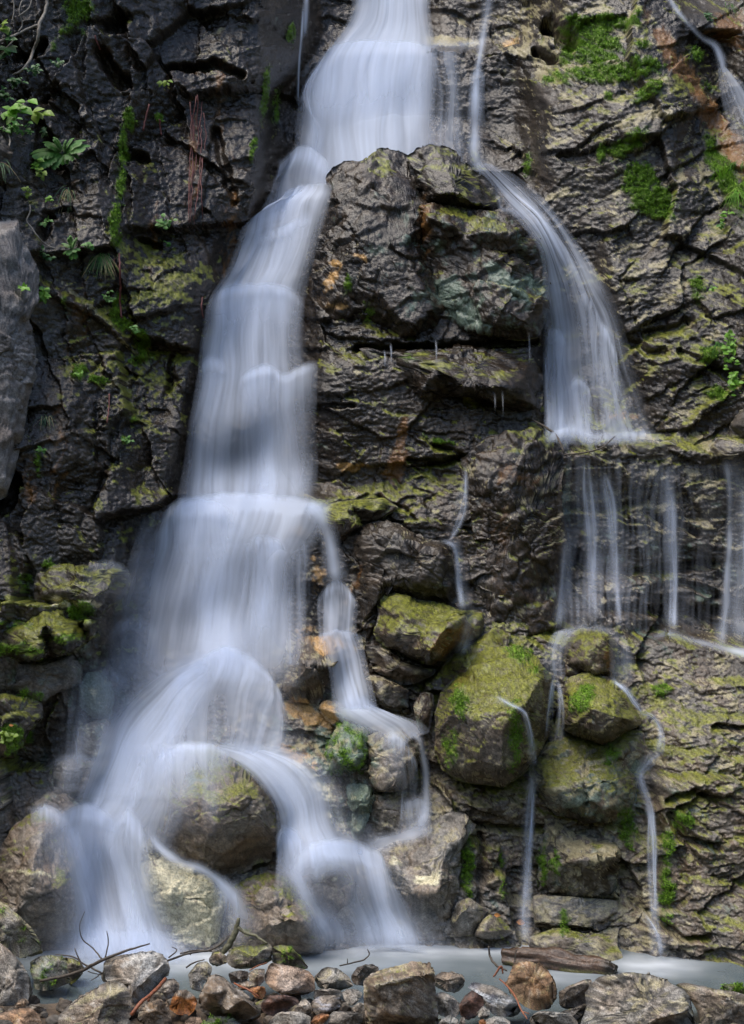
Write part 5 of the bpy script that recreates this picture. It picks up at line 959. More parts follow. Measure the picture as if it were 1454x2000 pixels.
# fan below the long ledge
L4 = [(308, 1024, 0), (338, 988, .6), (400, 973, .82), (480, 969, .8), (560, 975, .75), (610, 981, .6), (650, 986, 0)]
sheet(main, [shifted(L4, -10, 0), shifted(L4, -3, .7), L4, [(294, 1050, 0), (328, 1022, .72), (395, 1008, .85), (470, 1004, .72), (545, 1008, .62), (606, 1014, .45), (640, 1022, 0)], [(272, 1110, 0), (312, 1100, .5), (380, 1096, .58), (430, 1096, .82), (500, 1096, .6), (560, 1096, .32), (606, 1100, 0)],
    [(246, 1200, 0), (300, 1196, .36), (368, 1196, .34), (426, 1196, .84), (500, 1196, .62), (552, 1196, .34), (596, 1200, 0)], [(230, 1295, 0), (300, 1295, .28), (370, 1290, .34), (430, 1284, .88), (500, 1290, .42), (550, 1290, .24), (590, 1295, 0)], [(225, 1350, 0), (300, 1345, .1), (370, 1340, .1), (430, 1330, .2), (500, 1340, .1), (550, 1340, .1), (590, 1345, 0)]], .12, .5, 11, thread=34)
curtain(main, [(330, 1010, 0), (352, 985, .4), (400, 978, .5), (440, 990, .35), (470, 1010, 0)], [(40, 1, 1.05), (110, .7, 1.12), (200, .4, 1.18), (280, 0, 1.2)], off=.14, streak=.55, seed=12)
curtain(main, [(468, 1085, 0), (486, 1058, .4), (510, 1050, .5), (540, 1056, .4), (566, 1080, 0)], [(30, 1, 1.02), (110, .75, 1.08), (190, .4, 1.1), (230, 0, 1.1)], off=.12, streak=.8, seed=13, thread=12)
veil(main, 'cascade', [(585, 980, 16, .3), (615, 992, 16, .65), (638, 1030, 15, .6), (650, 1090, 15, .5), (658, 1140, 20, .5)], .11, .8, .5, 16)
curtain(main, [(620, 1182, 0), (636, 1152, .6), (658, 1138, .7), (680, 1150, .6), (698, 1180, 0)], [(24, 1, 1.0), (80, .85, 1.0), (100, .9, 1.0)], off=.11, streak=.6, seed=14, thread=10)
sheet(main, [[(620, 1240, 0), (640, 1230, .6), (664, 1228, .7), (686, 1232, .6), (704, 1240, 0)], [(640, 1300, 0), (660, 1296, .6), (682, 1294, .75), (702, 1298, .55), (722, 1304, 0)], [(648, 1375, 0), (672, 1372, .5), (696, 1370, .65), (718, 1372, .5), (738, 1380, 0)], [(650, 1400, 0), (676, 1398, 0), (700, 1396, 0), (722, 1398, 0), (742, 1404, 0)]], .11, .6, 15, thread=10)
sheet(main, [[(540, 1060, 0), (560, 1050, .25), (585, 1050, .3), (605, 1060, 0)], [(535, 1150, 0), (560, 1150, .32), (590, 1150, .2), (610, 1150, 0)], [(530, 1300, 0), (556, 1300, .2), (585, 1300, .1), (606, 1300, 0)]], .08, 1.2, 17, thread=9)
# round hump in the middle, its curtain, and the bright left arm
L5 = [(318, 1368, 0), (352, 1322, .75), (398, 1290, .9), (440, 1270, .95), (482, 1284, .9), (518, 1312, .75), (545, 1352, .45), (564, 1400, 0)]
sheet(main, [shifted(L5, -12, 0), shifted(L5, -4, .6), L5, shifted(L5, 18, .92), [(300, 1430, 0), (338, 1392, .65), (388, 1368, .45), (436, 1352, .28), (484, 1362, .5), (522, 1380, .5), (548, 1406, .34), (566, 1440, 0)], [(290, 1490, 0), (330, 1476, .5), (380, 1466, .3), (432, 1458, .2), (484, 1462, .45), (522, 1468, .42), (550, 1474, .3), (566, 1486, 0)], [(285, 1530, 0), (330, 1520, .15), (380, 1510, .1), (432, 1500, .1), (484, 1500, .1), (522, 1500, .1), (550, 1506, .1), (566, 1510, 0)]], .10, .5, 18, thread=26)
sheet(main, [[(392, 1268, 0), (402, 1284, .3), (412, 1310, .2), (420, 1340, 0)], [(330, 1292, 0), (358, 1316, .75), (384, 1344, .55), (404, 1376, 0)], [(262, 1340, 0), (300, 1364, .9), (342, 1400, .68), (380, 1440, 0)], [(205, 1404, 0), (254, 1428, .94), (300, 1458, .72), (352, 1494, 0)], [(176, 1486, 0), (222, 1500, .96), (272, 1518, .72), (338, 1548, 0)], [(146, 1560, 0), (200, 1564, .94), (258, 1578, .76), (320, 1600, 0)],
    [(104, 1622, 0), (168, 1622, .74), (226, 1628, .9), (292, 1648, 0)], [(122, 1700, 0), (166, 1700, .6), (206, 1700, .68), (248, 1704, .85), (306, 1716, 0)], [(132, 1780, 0), (172, 1780, .55), (216, 1780, .55), (272, 1784, .9), (332, 1796, 0)], [(120, 1862, 0), (172, 1858, .7), (226, 1856, .72), (296, 1858, .95), (362, 1868, 0)], [(110, 1884, 0), (170, 1880, .3), (226, 1878, .3), (300, 1880, .4), (370, 1886, 0)]], .13, .42, 19, thread=34)
curtain(main, [(96, 1612, 0), (132, 1580, .5), (170, 1574, .7), (206, 1586, .5), (240, 1612, 0)], [(40, .8, 1.0), (120, .55, .9), (210, .45, .85), (270, .4, .9), (290, 0, .9)], dens=.65, off=.15, streak=.6, seed=20, thread=16)
curtain(main, [(222, 1600, 0), (246, 1580, .4), (270, 1600, .5), (292, 1640, 0)], [(60, 1, 1.1), (140, .9, 1.2), (230, .8, 1.3), (262, 0, 1.3)], dens=.65, off=.16, streak=.6, seed=21, thread=14)
sheet(main, [[(248, 1460, 0), (290, 1450, .3), (330, 1450, .25), (372, 1456, 0)], [(240, 1530, 0), (284, 1530, .45), (330, 1530, .3), (380, 1540, 0)], [(236, 1600, 0), (280, 1605, .4), (318, 1612, .3), (360, 1620, 0)], [(240, 1660, 0), (276, 1664, .1), (306, 1668, .1), (340, 1670, 0)]], .12, .7, 22, thread=20)
# lip over the big smooth boulder and the right arm
curtain(main, [(286, 1518, 0), (316, 1474, .45), (366, 1455, .75), (416, 1457, .65), (452, 1470, 0)], [(16, .8, 1), (60, .42, .98), (120, .26, .94), (180, 0, .92)], off=.10, streak=.6, seed=23, thread=18)
sheet(main, [[(418, 1470, 0), (424, 1460, .3), (432, 1450, .2), (438, 1442, 0)], [(450, 1486, 0), (466, 1472, .85), (488, 1460, .5), (508, 1448, 0)], [(500, 1532, 0), (522, 1514, .95), (560, 1494, .82), (612, 1476, 0)], [(538, 1586, 0), (560, 1572, .95), (602, 1552, .72), (660, 1530, 0)], [(538, 1644, 0), (572, 1636, .92), (622, 1624, .78), (684, 1608, 0)], [(540, 1700, 0), (584, 1690, .5), (640, 1674, .7), (700, 1660, .3), (716, 1656, 0)], [(548, 1740, 0), (590, 1730, .1), (640, 1716, .1), (690, 1700, .1), (712, 1696, 0)]], .11, .45, 24, thread=22)
L6 = [(568, 1690, 0), (604, 1655, .7), (650, 1648, .88), (700, 1652, .9), (738, 1668, .8), (766, 1704, 0)]
sheet(main, [shifted(L6, -12, 0), shifted(L6, -4, .6), L6, [(566, 1730, 0), (600, 1704, .28), (640, 1692, .10), (690, 1690, .45), (740, 1704, .85), (784, 1742, 0)], [(580, 1786, 0), (612, 1772, .32), (650, 1752, .04), (704, 1750, .3), (756, 1762, .9), (806, 1784, 0)], [(604, 1846, 0), (648, 1838, .42), (690, 1832, .12), (730, 1832, .6), (778, 1832, .95), (836, 1848, 0)], [(600, 1868, 0), (650, 1862, .15), (690, 1856, .1), (730, 1856, .2), (780, 1856, .3), (842, 1868, 0)]], .12, .45, 25, thread=20)
curtain(main, [(536, 1640, 0), (552, 1618, .5), (576, 1626, .5), (600, 1654, 0)], [(40, .9, 1), (90, .5, 1.1), (150, 0, 1.2)], off=.12, streak=.5, seed=26)
veil(main, 'cascade', [(556, 1680, 16, .3), (592, 1738, 15, .55), (624, 1788, 17, .55), (656, 1834, 24, .5)], .10, .8, .5, 27)
veil(main, 'cascade', [(850, 1618, 9, .15), (806, 1630, 14, .45), (744, 1648, 16, .5), (704, 1660, 18, .4)], .10, .85, .5, 28)
veil(main, 'cascade', [(54, 1582, 6, .2), (85, 1578, 10, .5), (124, 1604, 13, .5), (152, 1656, 14, .45), (166, 1716, 16, .35), (176, 1790, 18, .3)], .09, .85, .5, 29)
curtain(main, [(58, 1590, 0), (84, 1576, .4), (112, 1588, .45), (140, 1622, 0)], [(30, .6, 1), (80, .3, 1.05), (150, 0, 1.1)], dens=.7, off=.11, streak=.7, seed=30, thread=12)
veil(main, 'cascade', [(290, 1618, 12, .4), (312, 1652, 10, .6), (350, 1682, 10, .65), (402, 1702, 10, .6), (440, 1736, 15, .55), (464, 1776, 24, .38), (480, 1840, 36, .2)], .09, .85, .4, 31)
curtain(main, [(416, 1722, 0), (436, 1728, .3), (458, 1746, .35), (476, 1780, 0)], [(30, .9, 1.1), (70, .6, 1.3), (120, 0, 1.5)], off=.11, streak=.6, seed=32, thread=14)
sheet(main, [[(110, 1820, 0), (190, 1815, .15), (280, 1815, .3), (370, 1822, 0)], [(100, 1848, 0), (190, 1845, .4), (290, 1845, .6), (390, 1850, 0)], [(96, 1874, 0), (190, 1872, .35), (290, 1872, .5), (400, 1876, 0)], [(96, 1890, 0), (190, 1888, 0), (290, 1888, 0), (400, 1892, 0)]], .17, .3, 33)
# spray hanging between the arms
sheet(main, [[(120, 1290, 0), (240, 1280, .12), (380, 1270, .2), (500, 1270, .15), (600, 1290, 0)], [(110, 1380, 0), (220, 1370, .25), (370, 1360, .36), (500, 1360, .26), (600, 1380, 0)], [(90, 1480, 0), (200, 1470, .25), (340, 1460, .36), (480, 1460, .2), (600, 1480, 0)], [(70, 1560, 0), (170, 1560, .22), (290, 1560, .25), (400, 1560, .06), (520, 1560, 0)]], .18, .55, 101, thread=26, dens=.55)
sheet(main, [[(60, 1540, 0), (150, 1530, .12), (250, 1530, .2), (350, 1540, 0)], [(50, 1640, 0), (150, 1640, .28), (250, 1640, .3), (360, 1650, 0)], [(60, 1760, 0), (150, 1760, .28), (260, 1760, .36), (390, 1770, 0)], [(60, 1860, 0), (160, 1860, .4), (280, 1860, .5), (430, 1866, 0)], [(60, 1890, 0), (160, 1890, .1), (280, 1890, .1), (430, 1890, 0)]], .2, .55, 102, thread=26, dens=.55)
sheet(main, [[(520, 1480, 0), (580, 1470, .15), (640, 1480, .12), (690, 1500, 0)], [(530, 1580, 0), (600, 1570, .25), (660, 1570, .2), (720, 1590, 0)], [(540, 1680, 0), (620, 1680, .2), (720, 1670, .22), (800, 1680, 0)], [(570, 1780, 0), (660, 1780, .16), (760, 1770, .3), (860, 1780, 0)], [(580, 1850, 0), (680, 1850, .3), (780, 1845, .45), (900, 1850, 0)], [(580, 1875, 0), (680, 1875, .1), (780, 1870, .1), (900, 1870, 0)]], .16, .55, 103, thread=26, dens=.55)
sheet(main, [[(230, 1080, 0), (320, 1070, .12), (450, 1060, .15), (560, 1070, .1), (640, 1080, 0)], [(190, 1200, 0), (290, 1190, .22), (430, 1190, .2), (540, 1190, .15), (630, 1200, 0)], [(170, 1300, 0), (280, 1300, .22), (420, 1290, .22), (530, 1290, .15), (620, 1300, 0)], [(160, 1360, 0), (280, 1350, .08), (420, 1340, .08), (530, 1340, .05), (620, 1350, 0)]], .17, .55, 104, thread=26, dens=.55)
# thin films at the left of the cascade
curtain(main, [(206, 1250, 0), (232, 1218, .25), (262, 1208, .35), (296, 1222, .3), (330, 1260, 0)], [(30, .9, 1.05), (80, .75, 1.15), (150, .5, 1.2), (220, 0, 1.2)], dens=.55, off=.09, streak=.6, seed=34)
curtain(main, [(178, 1330, 0), (198, 1310, .3), (222, 1312, .4), (246, 1328, .35), (262, 1352, 0)], [(24, .8, 1.0), (80, .6, .95), (150, .35, .9), (180, 0, .9)], dens=.55, off=.08, streak=.7, seed=35, thread=12)
sheet(main, [[(140, 1330, 0), (152, 1325, .15), (164, 1330, .15), (176, 1336, 0)], [(130, 1400, 0), (144, 1400, .25), (160, 1400, .2), (176, 1400, 0)], [(124, 1480, 0), (138, 1480, .25), (156, 1480, .15), (174, 1480, 0)], [(110, 1545, 0), (126, 1545, .1), (148, 1545, .1), (170, 1545, 0)]], .08, .9, 36, thread=9)
sheet(main, [[(280, 1010, 0), (300, 1000, .15), (322, 996, .2), (340, 1000, 0)], [(250, 1090, 0), (272, 1080, .22), (298, 1076, .25), (322, 1080, 0)], [(222, 1180, 0), (246, 1176, .22), (276, 1176, .25), (306, 1180, 0)], [(206, 1240, 0), (232, 1238, .1), (262, 1238, .1), (296, 1240, 0)]], .08, .7, 37, thread=16)
curtain(main, [(92, 1500, 0), (112, 1482, .3), (148, 1476, .45), (186, 1484, .3), (204, 1496, 0)], [(12, .5, 1), (34, .25, 1), (70, 0, 1)], dens=.55, off=.07, streak=.5, seed=38)
curtain(main, [(160, 1112, 0), (185, 1102, .25), (215, 1100, .3), (244, 1112, .25), (262, 1140, 0)], [(12, .5, 1), (50, .25, 1.05), (100, 0, 1.1)], dens=.55, off=.07, streak=.6, seed=39)
# middle small stream
sm = fall('small stream branching right from the main fall round a grey brown boulder', 740, 1640, 10.1)
sheet(sm, [[(646, 1372, 0), (672, 1360, .2), (700, 1356, .3), (728, 1362, 0)], [(652, 1390, 0), (680, 1374, .6), (712, 1370, .75), (742, 1380, 0)], [(684, 1420, 0), (716, 1400, .7), (752, 1394, .75), (790, 1398, 0)], [(730, 1452, 0), (762, 1430, .5), (796, 1416, .5), (830, 1414, 0)], [(770, 1480, 0), (794, 1456, .2), (816, 1440, .3), (842, 1430, 0)]], .09, .5, 41, thread=18)
veil(sm, 'cascade', [(800, 1425, 12, .3), (820, 1442, 8, .5), (829, 1480, 6, .55), (832, 1540, 7, .5), (828, 1590, 12, .5), (812, 1625, 18, .3)], .08, .8, .5, 42)
curtain(sm, [(746, 1446, 0), (764, 1432, .3), (786, 1446, .4), (806, 1470, .35), (818, 1510, 0)], [(24, .7, 1), (70, .4, 1), (120, 0, 1)], off=.09, streak=.8, seed=43, thread=12)
curtain(sm, [(782, 1582, 0), (798, 1566, .3), (820, 1562, .4), (838, 1578, 0)], [(20, .9, 1.1), (44, .7, 1.3), (80, 0, 1.6)], off=.09, streak=.5, seed=44, thread=12)
veil(sm, 'cascade', [(786, 1548, 2.2, .45), (785, 1575, 2, .4), (784, 1604, 2, .3)], .09, .9, .1, 45)
# right fall
rt = fall('right hand waterfall fanning out over dark rock to the ledge', 1170, 855, 11.6)
sheet(rt, [[(915, 318, 0), (932, 316, .25), (950, 318, .3), (972, 324, 0)], [(944, 352, 0), (962, 346, .35), (982, 342, .35), (1004, 340, 0)], [(982, 402, 0), (1000, 390, .5), (1022, 380, .5), (1046, 372, 0)], [(1024, 446, 0), (1044, 434, .65), (1064, 422, .55), (1088, 410, 0)], [(1052, 492, 0), (1074, 488, .7), (1100, 480, .6), (1130, 472, 0)], [(1060, 552, 0), (1084, 550, .6), (1115, 546, .3), (1140, 542, .62), (1170, 534, 0)], [(1062, 622, 0), (1086, 620, .55), (1125, 616, .26), (1165, 610, .62), (1206, 598, 0)],
    [(1060, 702, 0), (1084, 700, .6), (1110, 700, .42), (1145, 700, .2), (1190, 696, .48), (1236, 688, 0)], [(1062, 782, 0), (1088, 780, .64), (1118, 780, .42), (1155, 780, .16), (1205, 780, .32), (1262, 778, 0)], [(1062, 846, 0), (1092, 846, .7), (1125, 848, .5), (1160, 850, .2), (1215, 852, .36), (1290, 850, 0)], [(1060, 866, 0), (1092, 868, .2), (1125, 870, .2), (1160, 870, .1), (1215, 870, .1), (1300, 866, 0)]], .07, .75, 46, thread=15)
curtain(rt, [(1066, 660, 0), (1078, 640, .35), (1096, 650, .4), (1112, 680, 0)], [(30, .9, 1), (110, .8, 1.05), (200, .8, 1.1), (224, 0, 1.1)], off=.11, streak=.6, seed=47, thread=9)
curtain(rt, [(1104, 780, 0), (1114, 750, .4), (1130, 740, .55), (1148, 756, .4), (1160, 790, 0)], [(16, .8, 1), (60, .5, 1.05), (106, .5, 1.1), (122, 0, 1.1)], off=.11, streak=.6, seed=48, thread=9)
curtain(rt, [(1130, 560, 0), (1150, 580, .4), (1172, 620, .45), (1196, 670, .35), (1212, 720, 0)], [(30, .8, 1.05), (90, .55, 1.15), (150, .3, 1.25), (200, 0, 1.3)], off=.11, streak=.9, seed=49, thread=10)
curtain(rt, [(1066, 862, 0), (1088, 842, .4), (1118, 838, .5), (1150, 848, .25), (1200, 848, .3), (1260, 846, .35), (1300, 856, 0)], [(10, .8, 1), (22, 0, 1)], off=.13, streak=.8, seed=50, thread=14)
veil(rt, 'cascade', [(968, 372, 6, .3), (976, 390, 5, .5), (980, 408, 5, .4), (996, 412, 7, .35), (1020, 424, 8, .3)], .09, .85, .3, 57)
# thin top streams
t1 = fall('thin stream falling just right of the main sheet at the top', 930, 310, 13.0)
veil(t1, 'cascade', [(962, -50, 9, .3), (952, 20, 9, .3), (943, 70, 8, .35), (938, 110, 7, .35), (933, 145, 7, .5), (930, 200, 10, .6), (927, 260, 11, .6), (930, 315, 16, .45), (948, 340, 20, .25)], .06, .85, .6, 51, True)
curtain(t1, [(835, 96, 0), (858, 84, .35), (890, 88, .35), (925, 82, .25), (950, 84, 0)], [(8, .5, 1), (20, 0, 1)], off=.07, streak=.6, seed=52, cliff_only=True)
curtain(t1, [(915, 150, 0), (926, 140, .4), (938, 138, .4), (948, 150, 0)], [(20, .8, 1), (70, .5, 1.1), (140, 0, 1.2)], off=.08, streak=.6, seed=58, cliff_only=True, thread=8)
t2 = fall('thin straight thread of water at the top left of the main sheet', 588, 200, 13.3)
veil(t2, 'cascade', [(598, -50, 5, .5), (598, 20, 5, .6), (595, 70, 5, .5)], .06, .9, .4, 53, True)
veil(t2, 'cascade', [(592, 10, 2.5, .4), (590, 70, 2.5, .5), (585, 120, 2.5, .45), (581, 200, 2.5, .3)], .07, .9, .3, 59, True)
t3 = fall('narrow stream running down the brown gully in the top right corner', 1440, 230, 12.2)
veil(t3, 'cascade', [(1290, -40, 4, .4), (1315, 8, 5, .45), (1342, 42, 5, .3), (1376, 76, 5, .25), (1396, 88, 7, .5), (1408, 112, 7, .7), (1415, 145, 6, .5)], .05, .85, .5, 54, True)
sheet(t3, [[(1404, 132, 0), (1412, 130, .4), (1420, 134, 0)], [(1406, 180, 0), (1426, 175, .3), (1448, 172, .2), (1466, 170, 0)], [(1418, 240, 0), (1446, 236, .25), (1472, 232, .2), (1496, 230, 0)], [(1440, 300, 0), (1470, 300, .1), (1500, 300, 0)]], .06, 1.0, 55, True, thread=9)
# many faint threads over the whole dark face, then the brighter trickles
tf = fall('faint threads of water veiling the dark face under the right hand ledge', 1260, 1225, 11.0)
sheet(tf, [[(1092, 896, 0), (1130, 890, .16), (1200, 892, .2), (1290, 905, .2), (1370, 905, .12), (1480, 900, 0)], [(1090, 960, 0), (1130, 960, .2), (1200, 960, .2), (1290, 970, .2), (1370, 980, .08), (1480, 970, 0)], [(1088, 1080, 0), (1130, 1080, .18), (1200, 1080, .16), (1290, 1090, .16), (1370, 1090, .08), (1480, 1090, 0)], [(1080, 1200, 0), (1130, 1200, .2), (1200, 1200, .18), (1290, 1205, .14), (1370, 1210, .06), (1480, 1220, 0)], [(1080, 1235, 0), (1130, 1230, .1), (1200, 1230, .1), (1290, 1235, .1), (1370, 1240, .05), (1480, 1255, 0)]], .06, 2.2, 56, thread=8, dens=.42)
# trickles on the right face
for k, (pts, lb) in enumerate((
    ([(1148, 905, 12, .3), (1152, 950, 16, .6), (1158, 1050, 16, .55), (1160, 1140, 14, .5), (1162, 1215, 16, .4)], 'leftmost bright trickle down the dark face under the right ledge'),
    ([(1180, 930, 9, .3), (1192, 980, 12, .55), (1198, 1060, 11, .45), (1202, 1160, 11, .35), (1204, 1215, 12, .3)], 'second trickle down the dark face, close beside the brightest one'),
    ([(1118, 950, 14, .15), (1112, 1050, 14, .28), (1104, 1150, 14, .3), (1098, 1220, 16, .3)], 'faint veil at the left end of the dark face beside the brown column'),
    ([(1296, 920, 16, .2), (1308, 980, 16, .45), (1312, 1060, 14, .45), (1314, 1150, 9, .6), (1312, 1225, 12, .6)], 'trickle in the middle of the dark face, thinnest near its foot'),
    ([(1440, 900, 24, .6), (1444, 950, 16, .6), (1446, 1050, 20, .6), (1446, 1150, 24, .55), (1445, 1262, 34, .6)], 'broad trickle at the right edge of the dark face'))):
    e = fall(lb, pts[-1][0], pts[-1][1], 11.0, 'trickle', 'trickles down the right face')
    veil(e, 'cascade', [(a, b, c * 1.2, d * .36) for a, b, c, d in pts], .08, .8, .9, 60 + k, bulge=.01)
    Rk = np.random.default_rng(60 + k)
    for h in range(4):
        off_ = Rk.uniform(-1, 1); w0 = Rk.uniform(.12, .3); i0 = int(Rk.integers(0, 2)); i1 = len(pts) - int(Rk.integers(0, 2))
        veil(e, 'cascade', [(a + off_ * c * 1.1 + Rk.normal() * 1.5, b + Rk.uniform(-8, 8), c * w0 + 1, d * Rk.uniform(.35, .75)) for a, b, c, d in pts[i0:i1]], .085 + .004 * h, .8, .9, 90 + 5 * k + h, bulge=.01, res=(1.6, 5))
e = fall('film of water spilling over the lip of the dark face on the right', 1260, 1235, 10.8, 'trickle')
veil(e, 'cascade', [(1090, 1238, 12, .15), (1120, 1230, 10, .2), (1160, 1226, 9, .2), (1200, 1236, 10, .2)], .08, .9, .6, 71)
veil(e, 'cascade', [(1270, 1244, 8, .15), (1310, 1238, 10, .35), (1350, 1250, 8, .2), (1400, 1262, 8, .3), (1480, 1282, 12, .55)], .08, .9, .5, 72)
def trickle(e, pts, sd, k=.55, nh=3):
    k *= .72
    """one soft band plus a few hair strands that wander about it"""
    veil(e, 'cascade', [(a, b, c * .9, d * k) for a, b, c, d in pts], .08, .85, .7, sd, bulge=.01)
    Rk = np.random.default_rng(sd)
    for h in range(nh):
        o0 = Rk.uniform(-.8, .8); i0 = int(Rk.integers(0, max(1, len(pts) // 3))); i1 = len(pts) - int(Rk.integers(0, max(1, len(pts) // 3)))
        if i1 - i0 < 3: i0, i1 = 0, len(pts)
        veil(e, 'cascade', [(a + (o0 + Rk.uniform(-.35, .35)) * c, b + Rk.uniform(-4, 4), c * Rk.uniform(.14, .34) + .8, d * Rk.uniform(.25, .65)) for a, b, c, d in pts[i0:i1]], .085 + .004 * h, .8, .8, sd + 7 * h + 1, bulge=.01, res=(1.6, 5))
e = fall('thin middle trickle falling beside the dark layered block', 910, 1260, 10.7, 'trickle')
trickle(e, [(908, 918, 5, .55), (906, 955, 8, .55), (899, 990, 12, .35), (884, 1030, 14, .2), (874, 1052, 10, .3)], 110)
trickle(e, [(868, 1056, 8, .25), (888, 1064, 9, .5), (898, 1100, 11, .5), (906, 1150, 12, .55), (910, 1190, 15, .35)], 113)
trickle(e, [(918, 1195, 14, .15), (914, 1240, 16, .25), (905, 1262, 14, .35), (896, 1275, 14, .2)], 116)
e = fall('trickle running down the side of the largest mossy boulder', 1075, 1460, 10.3, 'trickle')
sheet(e, [[(1062, 1262, 0), (1082, 1236, .2), (1110, 1228, .3), (1136, 1232, 0)], [(1058, 1290, 0), (1074, 1276, .22), (1092, 1272, .2), (1112, 1276, 0)], [(1064, 1336, 0), (1076, 1328, .2), (1090, 1326, .25), (1104, 1330, 0)]], .08, .7, 118, thread=12)
trickle(e, [(1086, 1318, 7, .4), (1080, 1345, 5, .55), (1074, 1390, 5, .35), (1072, 1440, 6, .25)], 119)
trickle(e, [(1090, 1330, 6, .35), (1096, 1365, 6, .4), (1094, 1410, 8, .35), (1090, 1450, 14, .3)], 122)
e = fall('left lower trickle dropping straight from the slab to the pool', 1030, 1850, 9.8, 'trickle')
trickle(e, [(962, 1362, 12, .12), (1000, 1376, 7, .4), (1022, 1390, 5, .55), (1032, 1420, 6, .5), (1039, 1460, 8, .5), (1042, 1495, 12, .4)], 125, .6)
trickle(e, [(1044, 1500, 18, .2), (1038, 1535, 12, .45), (1033, 1600, 11, .6), (1029, 1680, 12, .5), (1026, 1760, 13, .5), (1025, 1840, 18, .45)], 128, .7, 5)
e = fall('winding lower trickle on the right past the rounded mossy boulder to the pool', 1280, 1860, 9.7, 'trickle')
sheet(e, [[(1186, 1238, 0), (1200, 1234, .2), (1214, 1240, .2), (1228, 1252, 0)], [(1190, 1290, 0), (1206, 1286, .22), (1222, 1286, .22), (1240, 1292, 0)], [(1192, 1336, 0), (1208, 1332, .15), (1224, 1332, .2), (1240, 1336, 0)]], .08, .9, 131, thread=8)
trickle(e, [(1200, 1330, 7, .5), (1222, 1344, 7, .6), (1240, 1368, 6, .55), (1256, 1392, 5, .5)], 132, .7)
trickle(e, [(1252, 1392, 6, .4), (1274, 1400, 6, .6), (1287, 1418, 6, .6), (1291, 1446, 7, .45), (1284, 1472, 10, .3)], 135, .7)
trickle(e, [(1284, 1468, 12, .25), (1262, 1490, 13, .5), (1250, 1512, 10, .5), (1256, 1540, 9, .4), (1264, 1566, 8, .5)], 138, .7)
trickle(e, [(1262, 1556, 7, .5), (1271, 1590, 8, .65), (1273, 1650, 9, .6), (1274, 1720, 8, .55), (1278, 1790, 8, .5), (1282, 1812, 8, .4)], 141, .75, 4)
trickle(e, [(1250, 1780, 10, .1), (1276, 1810, 10, .4), (1284, 1840, 14, .35), (1288, 1866, 20, .3)], 144, .6)
print('water', time.time() - T0)
# thin drips hanging from the cracks
for du, dv0, dv1 in ((764, 676, 704), (852, 668, 702), (1034, 655, 706), (982, 768, 815), (967, 774, 800), (752, 690, 712), (1066, 700, 800)):
    e = fall('thin drip falling from a dark crack under the big brown rock', du, dv1, 11.4, 'drip', 'drips from the cracks under the big brown rock')
    veil(e, 'cascade', [(du, dv0, 1.7, .32), (du + .5, (dv0 + dv1) / 2, 1.6, .3), (du, dv1, 1.7, .22)], .09, .8, .1, 80, res=(1.2, 4))

# ------------------------------------------------------------------ log, sticks, roots
ZPL = Map(blur(minf(np.where(ZALL > 50, 12, ZALL), 1), 1.2), -120, -100, ZST)
def tube_np(pts, rad, sides=7, wob=0.0, seed=0, res=5):
    p = np.array(pts, float); r = np.array(rad, float) * np.ones(len(p))
    t = np.concatenate([[0], np.cumsum(np.linalg.norm(np.diff(p, axis=0), axis=1))]); n = max(4, res * (len(p) - 1)); ts = np.linspace(0, t[-1], n)
    def cr(y):
        m = np.gradient(y, t) if len(t) > 2 else np.full(len(t), (y[-1] - y[0]) / t[-1])
        i = np.clip(np.searchsorted(t, ts, 'right') - 1, 0, len(t) - 2); h = t[i + 1] - t[i]; q = (ts - t[i]) / h
        return (2 * q ** 3 - 3 * q ** 2 + 1) * y[i] + (q ** 3 - 2 * q ** 2 + q) * h * m[i] + (-2 * q ** 3 + 3 * q ** 2) * y[i + 1] + (q ** 3 - q ** 2) * h * m[i + 1]
    c = np.stack([cr(p[:, k]) for k in range(3)], 1); rr = np.interp(ts, t, r)
    if wob: c = c + wob * np.stack([n2(ts * 30 + seed, ts * 0 + k * 7.7, k) for k in range(3)], 1) * rr[:, None]
    T = np.gradient(c, axis=0); T /= np.linalg.norm(T, axis=1, keepdims=True) + 1e-9
    ref = np.array([0, 1.0, 0.13]); a = np.cross(T, ref); a /= np.linalg.norm(a, axis=1, keepdims=True) + 1e-9; b = np.cross(T, a)
    th = np.linspace(0, 2 * np.pi, sides, endpoint=False)
    v = c[:, None] + rr[:, None, None] * (np.cos(th)[None, :, None] * a[:, None] + np.sin(th)[None, :, None] * b[:, None])
    v = v.reshape(-1, 3); f = gridfaces(n, sides, True)
    v = np.concatenate([v, c[:1], c[-1:]]); k = len(v); i0 = np.arange(sides); i1 = (n - 1) * sides + i0
    f3 = np.concatenate([f[:, [0, 1, 2]], f[:, [0, 2, 3]], np.stack([np.full(sides, k - 2), i0, np.roll(i0, -1)], 1), np.stack([np.full(sides, k - 1), np.roll(i1, -1), i1], 1)])
    return v, f3
def join(parts):
    V = []; Fc = []; k = 0
    for v, f in parts: V.append(v); Fc.append(f + k); k += len(v)
    return np.concatenate(V), np.concatenate(Fc)
M_TWIG = plain('dead_wood', (0.055, 0.042, 0.030), .7, .5, 60); M_TWIGG = plain('grey_green_wood', (0.10, 0.095, 0.055), .7, .5, 60)
M_RED = plain('reddish_wood', (0.22, 0.075, 0.035), .6, .45, 70); M_ROOT = plain('red_root', (0.10, 0.024, 0.020), .6, .4, 60); M_VINE = plain('pale_root', (0.17, 0.15, 0.125), .7, .4, 60)
M_ORNG = plain('dead_leaf', (0.50, 0.20, 0.05), .6, .3, 60)
